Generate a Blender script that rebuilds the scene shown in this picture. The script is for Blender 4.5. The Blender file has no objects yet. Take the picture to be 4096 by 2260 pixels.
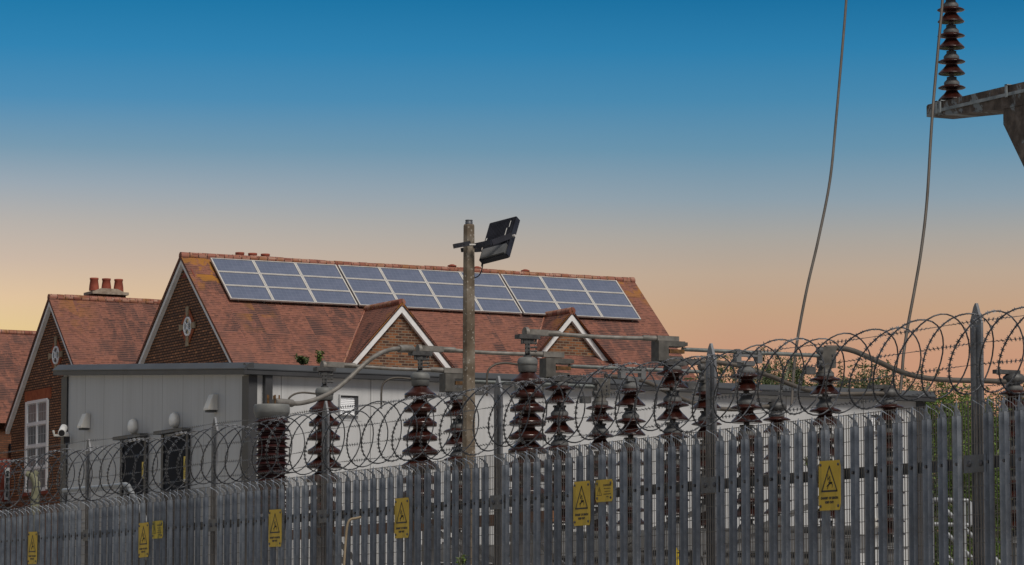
import bpy, math, random
from mathutils import Vector, Matrix
random.seed(7)
sc = bpy.context.scene
COL = sc.collection
PI = math.pi

# ------------------------------------------------------------------ camera
F_PX, HORIZON = 14500.0, 2645.0            # focal length and horizon row of the 4096 x 2260 photograph
TH = math.atan((HORIZON-1130)/F_PX)        # upward pitch
PH = math.radians(27.9)                    # yaw of the compound's grid against the view axis
CT, ST, CP, SP = math.cos(TH), math.sin(TH), math.cos(PH), math.sin(PH)
EYE = Vector((0, 0, 1.5))
cam_d = bpy.data.cameras.new('camera')
cam_d.sensor_width = 36; cam_d.lens = 36*F_PX/4096
cam_d.clip_start = .5; cam_d.clip_end = 5000
cam = bpy.data.objects.new('camera', cam_d); COL.objects.link(cam)
cam.location = EYE; cam.rotation_euler = (PI/2+TH, 0, -PH)
sc.camera = cam

def ray(px, py):
    a = (px-2048)/F_PX; b = (1130-py)/F_PX
    f = CT-b*ST
    return Vector((a*CP+f*SP, -a*SP+f*CP, ST+b*CT))
def W(px, py, x=None, y=None, z=None, Z=None):
    """point of the site seen at a photograph position, on a given site plane"""
    d = ray(px, py)
    if x is not None: t = (x-EYE.x)/d.x
    elif y is not None: t = (y-EYE.y)/d.y
    elif z is not None: t = (z-EYE.z)/d.z
    else: t = Z/(d.x*SP+d.y*CP)
    return EYE+d*t
def UPZ(py, p):                            # height at which a vertical through p crosses photo row py
    b = (1130-py)/F_PX
    return EYE.z+(p.x*SP+p.y*CP)*(ST+b*CT)/(CT-b*ST)
RV = Vector((CP, -SP, 0)); FV = Vector((SP, CP, 0)); ZV = Vector((0, 0, 1))

# ------------------------------------------------------------------ view, sun, sky
sc.view_settings.view_transform = 'Standard'; sc.view_settings.look = 'None'
sc.view_settings.exposure = 0.0; sc.view_settings.gamma = 1
sun_az = Vector((.06, -1, 0)).normalized(); SUN_EL = math.radians(50)
sd = bpy.data.lights.new('sun', 'SUN'); sd.energy = 2.6; sd.angle = math.radians(22); sd.color = (1, .93, .83)
sun = bpy.data.objects.new('sun', sd); COL.objects.link(sun)
to_sun = sun_az*math.cos(SUN_EL)+ZV*math.sin(SUN_EL)
sun.rotation_euler = to_sun.to_track_quat('Z', 'Y').to_euler(); sun.location = (0, -20, 40)

def lin(c):
    return tuple(((v/255)/12.92 if v/255 <= .04045 else ((v/255+.055)/1.055)**2.4) for v in c)
world = bpy.data.worlds.new('World'); sc.world = world; world.use_nodes = True
nt = world.node_tree; N, L = nt.nodes, nt.links; N.clear()
def wn(t, **k):
    n = N.new(t)
    for a, v in k.items(): setattr(n, a, v)
    return n
out = wn('ShaderNodeOutputWorld'); bg = wn('ShaderNodeBackground'); L.new(bg.outputs[0], out.inputs[0])
tc = wn('ShaderNodeTexCoord'); sep = wn('ShaderNodeSeparateXYZ'); L.new(tc.outputs['Generated'], sep.inputs[0])
def zrow(py):
    d = ray(2048, py).normalized(); return d.z
Z0, Z1 = zrow(2000), zrow(-300)
mr = wn('ShaderNodeMapRange'); mr.inputs[1].default_value = Z0; mr.inputs[2].default_value = Z1
L.new(sep.outputs[2], mr.inputs[0])
def ramp(stops):
    r = wn('ShaderNodeValToRGB'); r.color_ramp.interpolation = 'LINEAR'
    el = r.color_ramp.elements
    for i, (py, c) in enumerate(stops):
        pos = (zrow(py)-Z0)/(Z1-Z0)
        e = el[i] if i < 2 else el.new(pos)
        e.position = pos; e.color = (*lin(c), 1)
    L.new(mr.outputs[0], r.inputs[0]); return r
SKY_L = [(2000, (226, 196, 140)), (1330, (228, 200, 148)), (1200, (224, 195, 160)), (1050, (203, 184, 167)), (900, (183, 177, 171)), (750, (156, 168, 178)),
         (600, (120, 154, 176)), (400, (78, 141, 181)), (200, (50, 131, 178)), (0, (32, 120, 168)), (-300, (24, 108, 160))]
SKY_R = [(2000, (200, 138, 108)), (1420, (199, 152, 124)), (1250, (195, 161, 132)), (1100, (187, 166, 146)), (950, (168, 164, 158)), (800, (140, 158, 170)),
         (600, (103, 146, 172)), (400, (72, 136, 174)), (200, (46, 126, 172)), (0, (28, 112, 160)), (-300, (20, 100, 152))]
rl, rr = ramp(SKY_L), ramp(SKY_R)
dt = wn('ShaderNodeVectorMath', operation='DOT_PRODUCT'); dt.inputs[1].default_value = RV
L.new(tc.outputs['Generated'], dt.inputs[0])
mz = wn('ShaderNodeMapRange'); mz.inputs[1].default_value = -.14; mz.inputs[2].default_value = .06
L.new(dt.outputs['Value'], mz.inputs[0])
mixlr = wn('ShaderNodeMix', data_type='RGBA'); L.new(mz.outputs[0], mixlr.inputs[0])
L.new(rl.outputs[0], mixlr.inputs[6]); L.new(rr.outputs[0], mixlr.inputs[7])
sky = wn('ShaderNodeTexSky', sky_type='NISHITA', sun_disc=False, sun_elevation=SUN_EL,
         sun_rotation=math.atan2(sun_az.x, sun_az.y), dust_density=2.0, ozone_density=1.0)
skys = wn('ShaderNodeVectorMath', operation='SCALE'); skys.inputs[3].default_value = .055
L.new(sky.outputs[0], skys.inputs[0])
mixov = wn('ShaderNodeMix', data_type='RGBA'); mixov.inputs[0].default_value = .6
L.new(skys.outputs[0], mixov.inputs[6]); mixov.inputs[7].default_value = (.375, .38, .395, 1)
mh = wn('ShaderNodeMapRange', interpolation_type='SMOOTHSTEP'); mh.inputs[1].default_value = Z1; mh.inputs[2].default_value = Z1+.25
L.new(sep.outputs[2], mh.inputs[0])
mixh = wn('ShaderNodeMix', data_type='RGBA'); L.new(mh.outputs[0], mixh.inputs[0])
L.new(mixlr.outputs[2], mixh.inputs[6]); L.new(mixov.outputs[2], mixh.inputs[7])
df = wn('ShaderNodeVectorMath', operation='DOT_PRODUCT'); df.inputs[1].default_value = FV   # the sky away from the glow is duller
L.new(tc.outputs['Generated'], df.inputs[0])
mf = wn('ShaderNodeMapRange', interpolation_type='SMOOTHSTEP'); mf.inputs[1].default_value = -.7; mf.inputs[2].default_value = .6; mf.inputs[3].default_value = .58
L.new(df.outputs['Value'], mf.inputs[0])
dim = wn('ShaderNodeVectorMath', operation='SCALE'); L.new(mixh.outputs[2], dim.inputs[0]); L.new(mf.outputs[0], dim.inputs[3])
L.new(dim.outputs[0], bg.inputs[0]); bg.inputs[1].default_value = 1.0

# ------------------------------------------------------------------ mesh helpers
def worldpos(o):
    p = Vector((0, 0, 0))
    while o: p = p+o.location; o = o.parent
    return p
def tag(o, label=None, cat=None, group=None, kind=None):
    if label: o['label'] = label
    if cat:
        o['category'] = cat; kind = kind or 'thing'
    if group: o['group'] = group
    if kind: o['kind'] = kind
    return o
def thing(name, loc, label, cat, group=None):
    o = bpy.data.objects.new(name, None); COL.objects.link(o); o.location = Vector(loc); o.empty_display_size = .2
    return tag(o, label, cat, group, 'thing')
class MB:
    def __init__(s): s.v = []; s.f = []; s.sm = []
    def add(s, vs, fs, smooth=False):
        n = len(s.v); s.v += [Vector(v) for v in vs]
        s.f += [tuple(n+i for i in f) for f in fs]; s.sm += [smooth]*len(fs); return s
    def box(s, a, b):                       # corner a to corner b
        x0, x1 = sorted((a[0], b[0])); y0, y1 = sorted((a[1], b[1])); z0, z1 = sorted((a[2], b[2]))
        return s.add([(x0,y0,z0),(x1,y0,z0),(x1,y1,z0),(x0,y1,z0),(x0,y0,z1),(x1,y0,z1),(x1,y1,z1),(x0,y1,z1)],
            [(0,3,2,1),(4,5,6,7),(0,1,5,4),(1,2,6,5),(2,3,7,6),(3,0,4,7)])
    def cbox(s, c, u, v, w):                # centre and three half vectors
        c, u, v, w = map(Vector, (c, u, v, w))
        if u.cross(v).dot(w) < 0: w = -w
        P = [c+a*u+b*v+d*w for d in (-1,1) for a, b in ((-1,-1),(1,-1),(1,1),(-1,1))]
        return s.add(P, [(0,3,2,1),(4,5,6,7),(0,1,5,4),(1,2,6,5),(2,3,7,6),(3,0,4,7)])
    def bar(s, a, b, w, h, up=ZV):          # rectangular bar from a to b
        a, b = Vector(a), Vector(b); d = (b-a).normalized()
        side = d.cross(up)
        if side.length < 1e-4: side = d.cross(Vector((1, 0, 0)))
        side.normalize(); u2 = side.cross(d)
        return s.cbox((a+b)/2, (b-a)/2, side*w/2, u2*h/2)
    def prism(s, pts, vec):                 # polygon swept along vec
        pts = [Vector(p) for p in pts]; vec = Vector(vec); n = len(pts)
        nrm = Vector((0,0,0))
        for i in range(n): nrm += pts[i].cross(pts[(i+1) % n])
        if nrm.dot(vec) > 0: pts = pts[::-1]
        vs = pts+[p+vec for p in pts]
        fs = [tuple(range(n)), tuple(range(2*n-1, n-1, -1))]+[(i, i+n, (i+1) % n+n, (i+1) % n) for i in range(n)]
        return s.add(vs, fs)
    def tube(s, pts, r, seg=8, cap=True):
        pts = [Vector(p) for p in pts]; n = len(pts); rs = r if isinstance(r, (list, tuple)) else [r]*n
        vs = []; ref = None
        for i, p in enumerate(pts):
            d = (pts[min(i+1, n-1)]-pts[max(i-1, 0)]).normalized()
            if ref is None: ref = d.orthogonal().normalized()
            ref = (ref-d*ref.dot(d)).normalized(); o = d.cross(ref)
            for k in range(seg):
                t = 2*PI*k/seg; vs.append(p+(ref*math.cos(t)+o*math.sin(t))*rs[i])
        fs = [(i*seg+k, i*seg+(k+1) % seg, (i+1)*seg+(k+1) % seg, (i+1)*seg+k) for i in range(n-1) for k in range(seg)]
        s.add(vs, fs, seg > 4)
        if cap:
            s.add(vs[:seg][::-1], [tuple(range(seg))]); s.add(vs[-seg:], [tuple(range(seg))])
        return s
    def lathe(s, prof, c=(0,0,0), seg=28, axis=None):   # prof: (r, z) bottom to top
        c = Vector(c); vs = []
        q = Matrix.Identity(3) if axis is None else Vector(axis).normalized().to_track_quat('Z', 'Y').to_matrix()
        for r, z in prof:
            for k in range(seg):
                t = 2*PI*k/seg; vs.append(c+q @ Vector((r*math.cos(t), r*math.sin(t), z)))
        n = len(prof)
        fs = [(i*seg+k, i*seg+(k+1) % seg, (i+1)*seg+(k+1) % seg, (i+1)*seg+k) for i in range(n-1) for k in range(seg)]
        s.add(vs, fs, True)
        if prof[0][0] > 1e-4: s.add(vs[:seg][::-1], [tuple(range(seg))])
        if prof[-1][0] > 1e-4: s.add(vs[-seg:], [tuple(range(seg))])
        return s
    def build(s, name, mat, parent=None, label=None, origin=None, smooth=None):
        if parent is not None: org = worldpos(parent)
        elif origin is not None: org = Vector(origin)
        else:
            mn = [min(v[i] for v in s.v) for i in range(3)]; mx = [max(v[i] for v in s.v) for i in range(3)]
            org = Vector(((mn[0]+mx[0])/2, (mn[1]+mx[1])/2, mn[2]))
        me = bpy.data.meshes.new(name)
        me.from_pydata([v-org for v in s.v], [], s.f)
        uv = me.uv_layers.new(name='UVMap')
        for p in me.polygons:
            p.use_smooth = s.sm[p.index] if smooth is None else smooth
            nrm = p.normal
            u = ZV.cross(nrm)
            if u.length < 1e-3: u = Vector((1, 0, 0))
            u.normalize(); v = nrm.cross(u)
            for li in p.loop_indices:
                co = s.v[me.loops[li].vertex_index]
                uv.data[li].uv = (co.dot(u), co.dot(v))
        if s.sm and any(s.sm) and not all(s.sm): pass
        me.materials.append(mat)
        o = bpy.data.objects.new(name, me); COL.objects.link(o)
        if parent is not None: o.parent = parent
        else: o.location = org
        if label: o['label'] = label
        return o
def copy_tree(o, loc=None, parent=None, label=None):
    c = o.copy(); COL.objects.link(c)
    if parent is not None: c.parent = parent
    if loc is not None: c.location = Vector(loc)
    if label: c['label'] = label
    for ch in [k for k in bpy.data.objects if k.parent == o]:
        copy_tree(ch, None, c)
    return c
def spline(P, n=10):                        # Catmull-Rom through points
    P = [Vector(p) for p in P]; out = []
    for i in range(len(P)-1):
        p0 = P[max(i-1, 0)]; p1 = P[i]; p2 = P[i+1]; p3 = P[min(i+2, len(P)-1)]
        for k in range(n):
            t = k/n
            out.append(.5*((2*p1)+(p2-p0)*t+(2*p0-5*p1+4*p2-p3)*t*t+(3*p1-p0-3*p2+p3)*t**3))
    return out+[P[-1]]

# ------------------------------------------------------------------ materials
def mat(name, col=(.5,.5,.5), rough=.6, metal=0, spec=.5):
    m = bpy.data.materials.new(name); m.use_nodes = True
    b = m.node_tree.nodes['Principled BSDF']
    b.inputs['Base Color'].default_value = (*col, 1); b.inputs['Roughness'].default_value = rough
    b.inputs['Metallic'].default_value = metal; b.inputs['Specular IOR Level'].default_value = spec
    return m
class NT:
    def __init__(s, m): s.m = m; s.t = m.node_tree; s.b = s.t.nodes['Principled BSDF']; s.tc = s.t.nodes.new('ShaderNodeTexCoord')
    def n(s, t, ins=None, **k):
        n = s.t.nodes.new(t)
        for a, v in k.items(): setattr(n, a, v)
        for a, v in (ins or {}).items():
            if hasattr(v, 'is_output'): s.t.links.new(v, n.inputs[a])
            else: n.inputs[a].default_value = v
        return n
    def noise(s, scale, detail=4, vec=None, rough=.55, dist=0):
        return s.n('ShaderNodeTexNoise', {'Vector': vec or s.tc.outputs['Object'], 'Scale': scale, 'Detail': detail, 'Roughness': rough, 'Distortion': dist}).outputs['Fac']
    def ramp(s, fac, stops):
        r = s.n('ShaderNodeValToRGB', {'Fac': fac}); el = r.color_ramp.elements
        for i, (p, c) in enumerate(stops):
            e = el[i] if i < 2 else el.new(p)
            e.position = p; e.color = (*c, 1) if len(c) == 3 else c
        return r.outputs[0]
    def mix(s, f, a, b, mode='MIX'):
        m = s.n('ShaderNodeMix', data_type='RGBA', blend_type=mode)
        for i, v in ((0, f), (6, a), (7, b)):
            if hasattr(v, 'is_output'): s.t.links.new(v, m.inputs[i])
            else: m.inputs[i].default_value = v if i == 0 else ((*v, 1) if len(v) == 3 else v)
        return m.outputs[2]
    def math(s, op, a, b=0, clamp=False):
        m = s.n('ShaderNodeMath', operation=op, use_clamp=clamp)
        for i, v in ((0, a), (1, b)):
            if hasattr(v, 'is_output'): s.t.links.new(v, m.inputs[i])
            else: m.inputs[i].default_value = v
        return m.outputs[0]
    def scalev(s, vec, v):
        return s.n('ShaderNodeMapping', {'Vector': vec, 'Scale': v}).outputs[0]
    def col(s, o): s.t.links.new(o, s.b.inputs['Base Color'])
    def rough(s, o): s.t.links.new(o, s.b.inputs['Roughness'])
    def bump(s, h, strength=.3, dist=.01):
        b = s.n('ShaderNodeBump', {'Height': h, 'Strength': strength, 'Distance': dist}); s.t.links.new(b.outputs[0], s.b.inputs['Normal'])
def noisy(name, c1, c2, scale=6, rough=.6, metal=0, bump=0, spec=.5, detail=5, stretch=None, lo=.35, hi=.65):
    m = mat(name, c1, rough, metal, spec); t = NT(m)
    v = t.tc.outputs['Object']
    if stretch: v = t.scalev(v, stretch)
    n = t.noise(scale, detail, v)
    t.col(t.ramp(n, [(lo, c1), (hi, c2)]))
    if bump: t.bump(n, bump)
    return m

M = {}
def galv(name, a, b, c, rough=.5, metal=.55):
    m = mat(name, a, rough, metal, .4); t = NT(m)
    n1 = t.noise(9, 6); n2 = t.noise(70, 3); n3 = t.noise(3, 4, t.scalev(t.tc.outputs['Object'], (3, 3, .5)))
    c1 = t.ramp(n1, [(.32, a), (.5, b), (.7, c)])
    sp = t.ramp(n2, [(.56, (0,0,0)), (.68, (1,1,1))])
    c2 = t.mix(t.math('MULTIPLY', sp, .22), c1, (.42, .45, .50))
    st = t.ramp(n3, [(.5, (0,0,0)), (.72, (1,1,1))])
    t.col(t.mix(t.math('MULTIPLY', st, .5), c2, (.075, .07, .068)))
    oi = t.n('ShaderNodeObjectInfo').outputs['Random']
    src = t.b.inputs['Base Color'].links[0].from_socket
    if 'pale' in name:
        rs = t.ramp(t.noise(5, 5, t.scalev(t.tc.outputs['Object'], (1, 1, .6))), [(.62, (0,)*3), (.75, (1,)*3)])
        src = t.mix(t.math('MULTIPLY', rs, .35), src, (.10, .065, .045))
        src = t.mix(1.0, src, t.ramp(oi, [(0, (.72, .72, .73)), (.5, (1.0, 1.0, 1.02)), (1, (1.35, 1.32, 1.28))]), 'MULTIPLY')
        t.col(src)
    t.rough(t.math('ADD', t.math('MULTIPLY', n1, .4), .3)); t.bump(n2, .12, .004)
    return m
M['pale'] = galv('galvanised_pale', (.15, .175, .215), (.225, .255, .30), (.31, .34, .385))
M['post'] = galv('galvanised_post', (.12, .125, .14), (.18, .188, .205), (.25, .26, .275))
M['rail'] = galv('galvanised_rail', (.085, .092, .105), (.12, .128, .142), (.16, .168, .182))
M['mesh'] = mat('mesh_wire', (.17, .155, .14), .6, .4)
M['razor'] = galv('razor_wire', (.055, .058, .068), (.09, .094, .105), (.17, .175, .19), .28, .85)
M['razorb'] = galv('razor_barb', (.16, .165, .18), (.30, .305, .325), (.55, .56, .58), .3, .7)  # brighter than the wire metal: glints on the barbs put into the colour
M['strand'] = galv('strand_wire', (.08, .08, .09), (.14, .145, .155), (.24, .245, .26), .4, .6)
M['bolt'] = mat('bolt_steel', (.10, .10, .11), .5, .7)
m = mat('brown_porcelain', (.055, .012, .008), .16, 0, .38); t = NT(m)
n = t.noise(5, 4); t.col(t.ramp(n, [(.3, (.017, .0045, .0036)), (.55, (.032, .0085, .006)), (.8, (.056, .017, .012))]))
dn = t.noise(14, 5, t.scalev(t.tc.outputs['Object'], (1, 1, .25)))
t.rough(t.ramp(dn, [(.4, (.18,)*3), (.75, (.48,)*3)])); M['porc'] = m
m = mat('dark_porcelain', (.028, .007, .007), .38, 0, .35); M['porc2'] = m
M['cap'] = noisy('insulator_cap_metal', (.075, .078, .08), (.145, .147, .147), 14, .65, .2, .1)
M['dome'] = noisy('grey_dome_metal', (.125, .13, .13), (.19, .195, .19), 7, .6, .1, .05)
M['alu'] = noisy('weathered_aluminium', (.15, .14, .125), (.27, .255, .235), 9, .55, .35, .08, stretch=(1, 1, 1))
M['copper'] = noisy('old_copper_contact', (.10, .06, .03), (.25, .13, .05), 20, .5, .6)
M['darkmetal'] = noisy('dark_bracket_metal', (.05, .05, .052), (.12, .12, .12), 12, .6, .4)
M['block'] = noisy('connector_block_metal', (.060, .057, .052), (.13, .123, .112), 9, .65, .2, .1)
M['steel'] = noisy('support_steel', (.13, .135, .14), (.24, .245, .25), 5, .55, .5)
M['rust'] = noisy('rust_brown_beam', (.12, .055, .028), (.24, .11, .05), 6, .8, 0, .1)
M['tube'] = noisy('busbar_tube_metal', (.13, .145, .14), (.24, .26, .25), 8, .45, .5)
M['cable'] = noisy('stranded_conductor', (.075, .065, .055), (.12, .105, .092), 3, .6, .3)
# concrete with lichen
m = mat('lichen_concrete', (.2, .17, .13), .9); t = NT(m)
n1 = t.noise(7, 6); base = t.ramp(n1, [(.3, (.085, .062, .042)), (.5, (.15, .118, .085)), (.72, (.23, .20, .165))])
vo = t.n('ShaderNodeTexVoronoi', {'Vector': t.tc.outputs['Object'], 'Scale': 26}).outputs['Distance']
sp = t.math('LESS_THAN', vo, t.math('MULTIPLY', t.noise(5, 3), .42))
t.col(t.mix(t.math('MULTIPLY', sp, .55), base, (.42, .39, .34))); t.bump(n1, .5, .01); M['conc'] = m
m = mat('gantry_concrete', (.2, .17, .13), .92); t = NT(m)
n1 = t.noise(5, 7, rough=.65); base = t.ramp(n1, [(.3, (.035, .026, .021)), (.5, (.10, .078, .065)), (.72, (.20, .165, .14))])
n2 = t.noise(2.6, 6, dist=.6, rough=.7); pat = t.ramp(n2, [(.54, (0,)*3), (.58, (1,)*3)])
t.col(t.mix(t.math('MULTIPLY', pat, .75), base, (.27, .31, .33))); t.bump(n1, .6, .02); M['gantry'] = m
M['gstrip'] = noisy('gantry_bare_strip', (.16, .19, .21), (.34, .38, .40), 6, .8, 0, .2)

def brick(name, cols, mortar, mw=.010, bw=.225, rh=.075, uneven=.6):
    m = mat(name, (.2,.1,.05), .88); t = NT(m)
    b = t.n('ShaderNodeTexBrick', {'Vector': t.tc.outputs['UV'], 'Color1': (0,0,0,1), 'Color2': (1,1,1,1), 'Mortar': (0,0,0,1), 'Scale': 1.0,
        'Mortar Size': mw, 'Mortar Smooth': .2, 'Bias': 0.0, 'Brick Width': bw, 'Row Height': rh}, offset=.5)
    r = t.ramp(b.outputs['Color'], cols)
    n = t.noise(.9, 5, t.tc.outputs['UV']); r2 = t.mix(t.math('MULTIPLY', n, uneven), r, (.055, .030, .018))
    t.col(t.mix(b.outputs['Fac'], r2, mortar))
    t.bump(t.math('SUBTRACT', 1.0, b.outputs['Fac']), .5, .012)
    return m
M['brick'] = brick('dark_brown_brick', [(0, (.19, .090, .050)), (.5, (.29, .135, .068)), (.90, (.36, .16, .075)), (.96, (.55, .25, .12))], (.030, .016, .010), .020, .225, .090, .25)
M['brick2'] = brick('orange_brown_brick', [(0, (.06, .026, .018)), (.3, (.10, .042, .024)), (.5, (.19, .072, .030)), (.85, (.27, .10, .036)), (.95, (.36, .15, .06))], (.21, .155, .11), .014, .225, .086, .35)
M['brick3'] = brick('warm_brick', [(0, (.16, .058, .028)), (.6, (.25, .09, .04)), (.9, (.34, .13, .06))], (.09, .05, .035), .012)
M['redbrick'] = noisy('red_rubbed_brick', (.26, .06, .022), (.36, .10, .035), 5, .85)
M['darkred'] = noisy('red_tile_patch', (.17, .035, .022), (.24, .055, .035), 7, .85)
M['stone'] = noisy('pale_dressed_stone', (.26, .20, .13), (.36, .29, .20), 4, .85)
def tiles(name, seed, lichen=True):
    m = mat(name, (.3,.1,.06), .85); t = NT(m)
    uv = t.tc.outputs['UV']
    b = t.n('ShaderNodeTexBrick', {'Vector': uv, 'Color1': (0,0,0,1), 'Color2': (1,1,1,1), 'Mortar': (0,0,0,1), 'Scale': 1.0,
        'Mortar Size': .004, 'Mortar Smooth': .3, 'Bias': 0.0, 'Brick Width': .13, 'Row Height': .098}, offset=.5)
    base = t.ramp(b.outputs['Color'], [(0, (.10, .036, .024)), (.3, (.165, .060, .038)), (.65, (.235, .088, .056)), (1, (.155, .056, .042))])
    off = t.n('ShaderNodeMapping', {'Vector': uv, 'Location': (seed*7.3, seed*3.1, 0), 'Scale': (1.5, .62, 1), 'Rotation': (0, 0, .35)}).outputs[0]
    st = t.ramp(t.noise(.75, 9, off, .74, .35), [(.46, (0,)*3), (.54, (1,)*3)])
    big = t.ramp(t.noise(.26, 4, off, .6, .3), [(.46, (.16,)*3), (.54, (1,)*3)])
    c = t.mix(t.math('MULTIPLY', t.math('MULTIPLY', st, big), .82), base, (.026, .015, .016))
    c = t.mix(t.math('MULTIPLY', t.ramp(t.noise(3.5, 6, off, .7), [(.5, (0,)*3), (.66, (1,)*3)]), .35), c, (.07, .035, .032))
    st2 = t.ramp(t.noise(.22, 3, off), [(.4, (0,)*3), (.7, (1,)*3)])
    c = t.mix(t.math('MULTIPLY', st2, .18), c, (.32, .15, .115))
    gaps = t.ramp(t.noise(6, 2, off), [(.62, (0,)*3), (.7, (1,)*3)])
    c = t.mix(t.math('MULTIPLY', gaps, .35), c, (.10, .05, .04))
    # course line: paler lower edge of each tile row
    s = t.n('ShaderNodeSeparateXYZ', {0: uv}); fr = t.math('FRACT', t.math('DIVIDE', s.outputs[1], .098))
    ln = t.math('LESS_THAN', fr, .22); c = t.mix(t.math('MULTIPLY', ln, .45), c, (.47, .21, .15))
    if lichen:
        a = t.n('ShaderNodeAttribute', attribute_name='lichen').outputs['Fac']
        ln2 = t.ramp(t.noise(1.3, 6, uv, .65, .5), [(.50, (0,)*3), (.56, (1,)*3)])
        c = t.mix(t.math('MULTIPLY', ln2, t.math('MULTIPLY', a, 1.6, True)), c, (.36, .15, .012))
    t.col(c); t.bump(fr, .8, .02); return m
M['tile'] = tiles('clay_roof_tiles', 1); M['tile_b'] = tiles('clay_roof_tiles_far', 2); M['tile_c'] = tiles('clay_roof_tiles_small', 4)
m = mat('ridge_tile_clay', (.3,.12,.08), .85); t = NT(m)
b = t.n('ShaderNodeTexBrick', {'Vector': t.scalev(t.tc.outputs['UV'], (1, 1, 1)), 'Color1': (0,0,0,1), 'Color2': (1,1,1,1), 'Mortar': (0,0,0,1), 'Scale': 1.0, 'Mortar Size': .012, 'Brick Width': .3, 'Row Height': 40.0}, offset=0)
c = t.ramp(b.outputs['Color'], [(0, (.20, .062, .040)), (.5, (.30, .12, .085)), (1, (.40, .24, .18))])
c = t.mix(t.ramp(t.noise(2.5, 5), [(.5, (0,)*3), (.66, (.7,)*3)]), c, (.25, .11, .03))
t.col(t.mix(b.outputs['Fac'], c, (.07, .04, .03))); M['ridge'] = m
M['white'] = noisy('weathered_white_paint', (.70, .70, .71), (.82, .82, .83), 3, .6, stretch=(2, 2, 2))
M['white2'] = noisy('white_window_frame', (.76, .78, .82), (.84, .86, .89), 2, .5)
M['soffit'] = mat('dark_verge', (.05, .032, .028), .8)
M['clay'] = noisy('chimney_pot_clay', (.20, .04, .022), (.30, .07, .04), 5, .8)
M['flaunch'] = noisy('mortar_flaunching', (.22, .17, .13), (.38, .32, .26), 6, .9)
M['glass'] = mat('window_glass', (.06, .075, .08), .08, 0, .8)
M['curtain'] = noisy('net_curtain_glass', (.13, .15, .16), (.26, .29, .31), 3, .25, stretch=(9, 9, .3))
M['frost'] = mat('grey_glazing_bar', (.34, .36, .38), .5)
# solar cell
m = mat('solar_cell_glass', (.05,.06,.09), .22, 0, .5); t = NT(m)
s = t.n('ShaderNodeSeparateXYZ', {0: t.tc.outputs['UV']})
gx = t.math('LESS_THAN', t.math('FRACT', t.math('DIVIDE', s.outputs[0], .157)), .07)
gy = t.math('LESS_THAN', t.math('FRACT', t.math('DIVIDE', s.outputs[1], .157)), .07)
g = t.math('MAXIMUM', gx, gy)
n = t.noise(2.2, 3); base = t.ramp(n, [(.3, (.10, .122, .186)), (.7, (.132, .153, .226))])
t.col(t.mix(t.math('MULTIPLY', g, .34), base, (.23, .27, .35))); M['cell'] = m
M['alframe'] = noisy('anodised_frame', (.50, .48, .45), (.62, .60, .57), 3, .45, .2)
# cladding
def clad(name, period, off, c=(.52, .528, .54)):
    m = mat(name, c, .55, 0, .4); t = NT(m)
    s = t.n('ShaderNodeSeparateXYZ', {0: t.tc.outputs['UV']})
    fr = t.math('FRACT', t.math('DIVIDE', t.math('ADD', s.outputs[0], off), period))
    seam = t.math('LESS_THAN', fr, .014/period)
    hl = t.math('LESS_THAN', t.math('ABSOLUTE', t.math('SUBTRACT', fr, .03/period)), .008/period)
    n = t.noise(.8, 6); n2 = t.noise(1.2, 5, t.scalev(t.tc.outputs['Object'], (2.5, 2.5, .25)))
    base = t.mix(n, tuple(v*.94 for v in c), tuple(v*1.05 for v in c))
    base = t.mix(t.math('MULTIPLY', t.ramp(n2, [(.5, (0,)*3), (.8, (1,)*3)]), .22), base, (.30, .30, .295))
    n3 = t.noise(2.2, 6, t.scalev(t.tc.outputs['UV'], (5, .16, 1)), .7)
    base = t.mix(t.math('MULTIPLY', t.ramp(n3, [(.5, (0,)*3), (.68, (1,)*3)]), .20), base, (.24, .235, .22))
    c2 = t.mix(t.math('MULTIPLY', seam, .75), base, (.16, .16, .16))
    t.col(t.mix(t.math('MULTIPLY', hl, .35), c2, (.6, .6, .6))); return m
M['dtrim'] = noisy('anthracite_trim', (.035, .036, .040), (.050, .052, .057), 3, .5)
M['fascia'] = noisy('grey_gutter_fascia', (.044, .048, .054), (.062, .067, .074), 1.5, .45)
M['door'] = noisy('dark_steel_door', (.010, .012, .017), (.016, .018, .025), 3, .75, spec=.15)
M['plastic'] = noisy('off_white_plastic', (.72, .70, .65), (.82, .80, .76), 4, .5)
M['cctv'] = mat('camera_white', (.84, .84, .83), .4); M['black'] = mat('black_plastic', (.012, .012, .015), .45)
M['flood'] = noisy('floodlight_body', (.012, .013, .02), (.028, .03, .042), 8, .5, .2)
M['drop'] = mat('bird_dropping', (.6, .6, .58), .9)
m = mat('yellow_sign', (.55, .36, .03), .55); t = NT(m)
n = t.noise(9, 6, t.scalev(t.tc.outputs['Object'], (1, 1, .35)), .65); n2 = t.noise(3, 4)
c = t.ramp(n2, [(.3, (.56, .36, .02)), (.7, (.72, .50, .045))])
c = t.mix(t.math('MULTIPLY', t.ramp(n, [(.52, (0,)*3), (.72, (1,)*3)]), .7), c, (.14, .12, .02)); t.col(c); M['yellow'] = m
m = mat('mossy_yellow_sign', (.45, .32, .03), .6); t = NT(m)
n = t.noise(12, 6, t.scalev(t.tc.outputs['Object'], (1, 1, .3)), .7)
t.col(t.ramp(n, [(.46, (.60, .44, .03)), (.58, (.30, .25, .02)), (.70, (.07, .075, .012))])); M['yellow_m'] = m
M['ink'] = mat('sign_black', (.015, .014, .010), .5); M['inkf'] = mat('faded_sign_print', (.10, .075, .02), .6)
M['brightyellow'] = mat('yellow_vinyl', (.70, .50, .02), .4)
M['stair'] = noisy('galvanised_handrail', (.27, .285, .30), (.38, .40, .42), 5, .5, .3)
M['bark'] = noisy('grey_green_bark', (.10, .10, .06), (.22, .22, .15), 8, .9, 0, .3)
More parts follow.
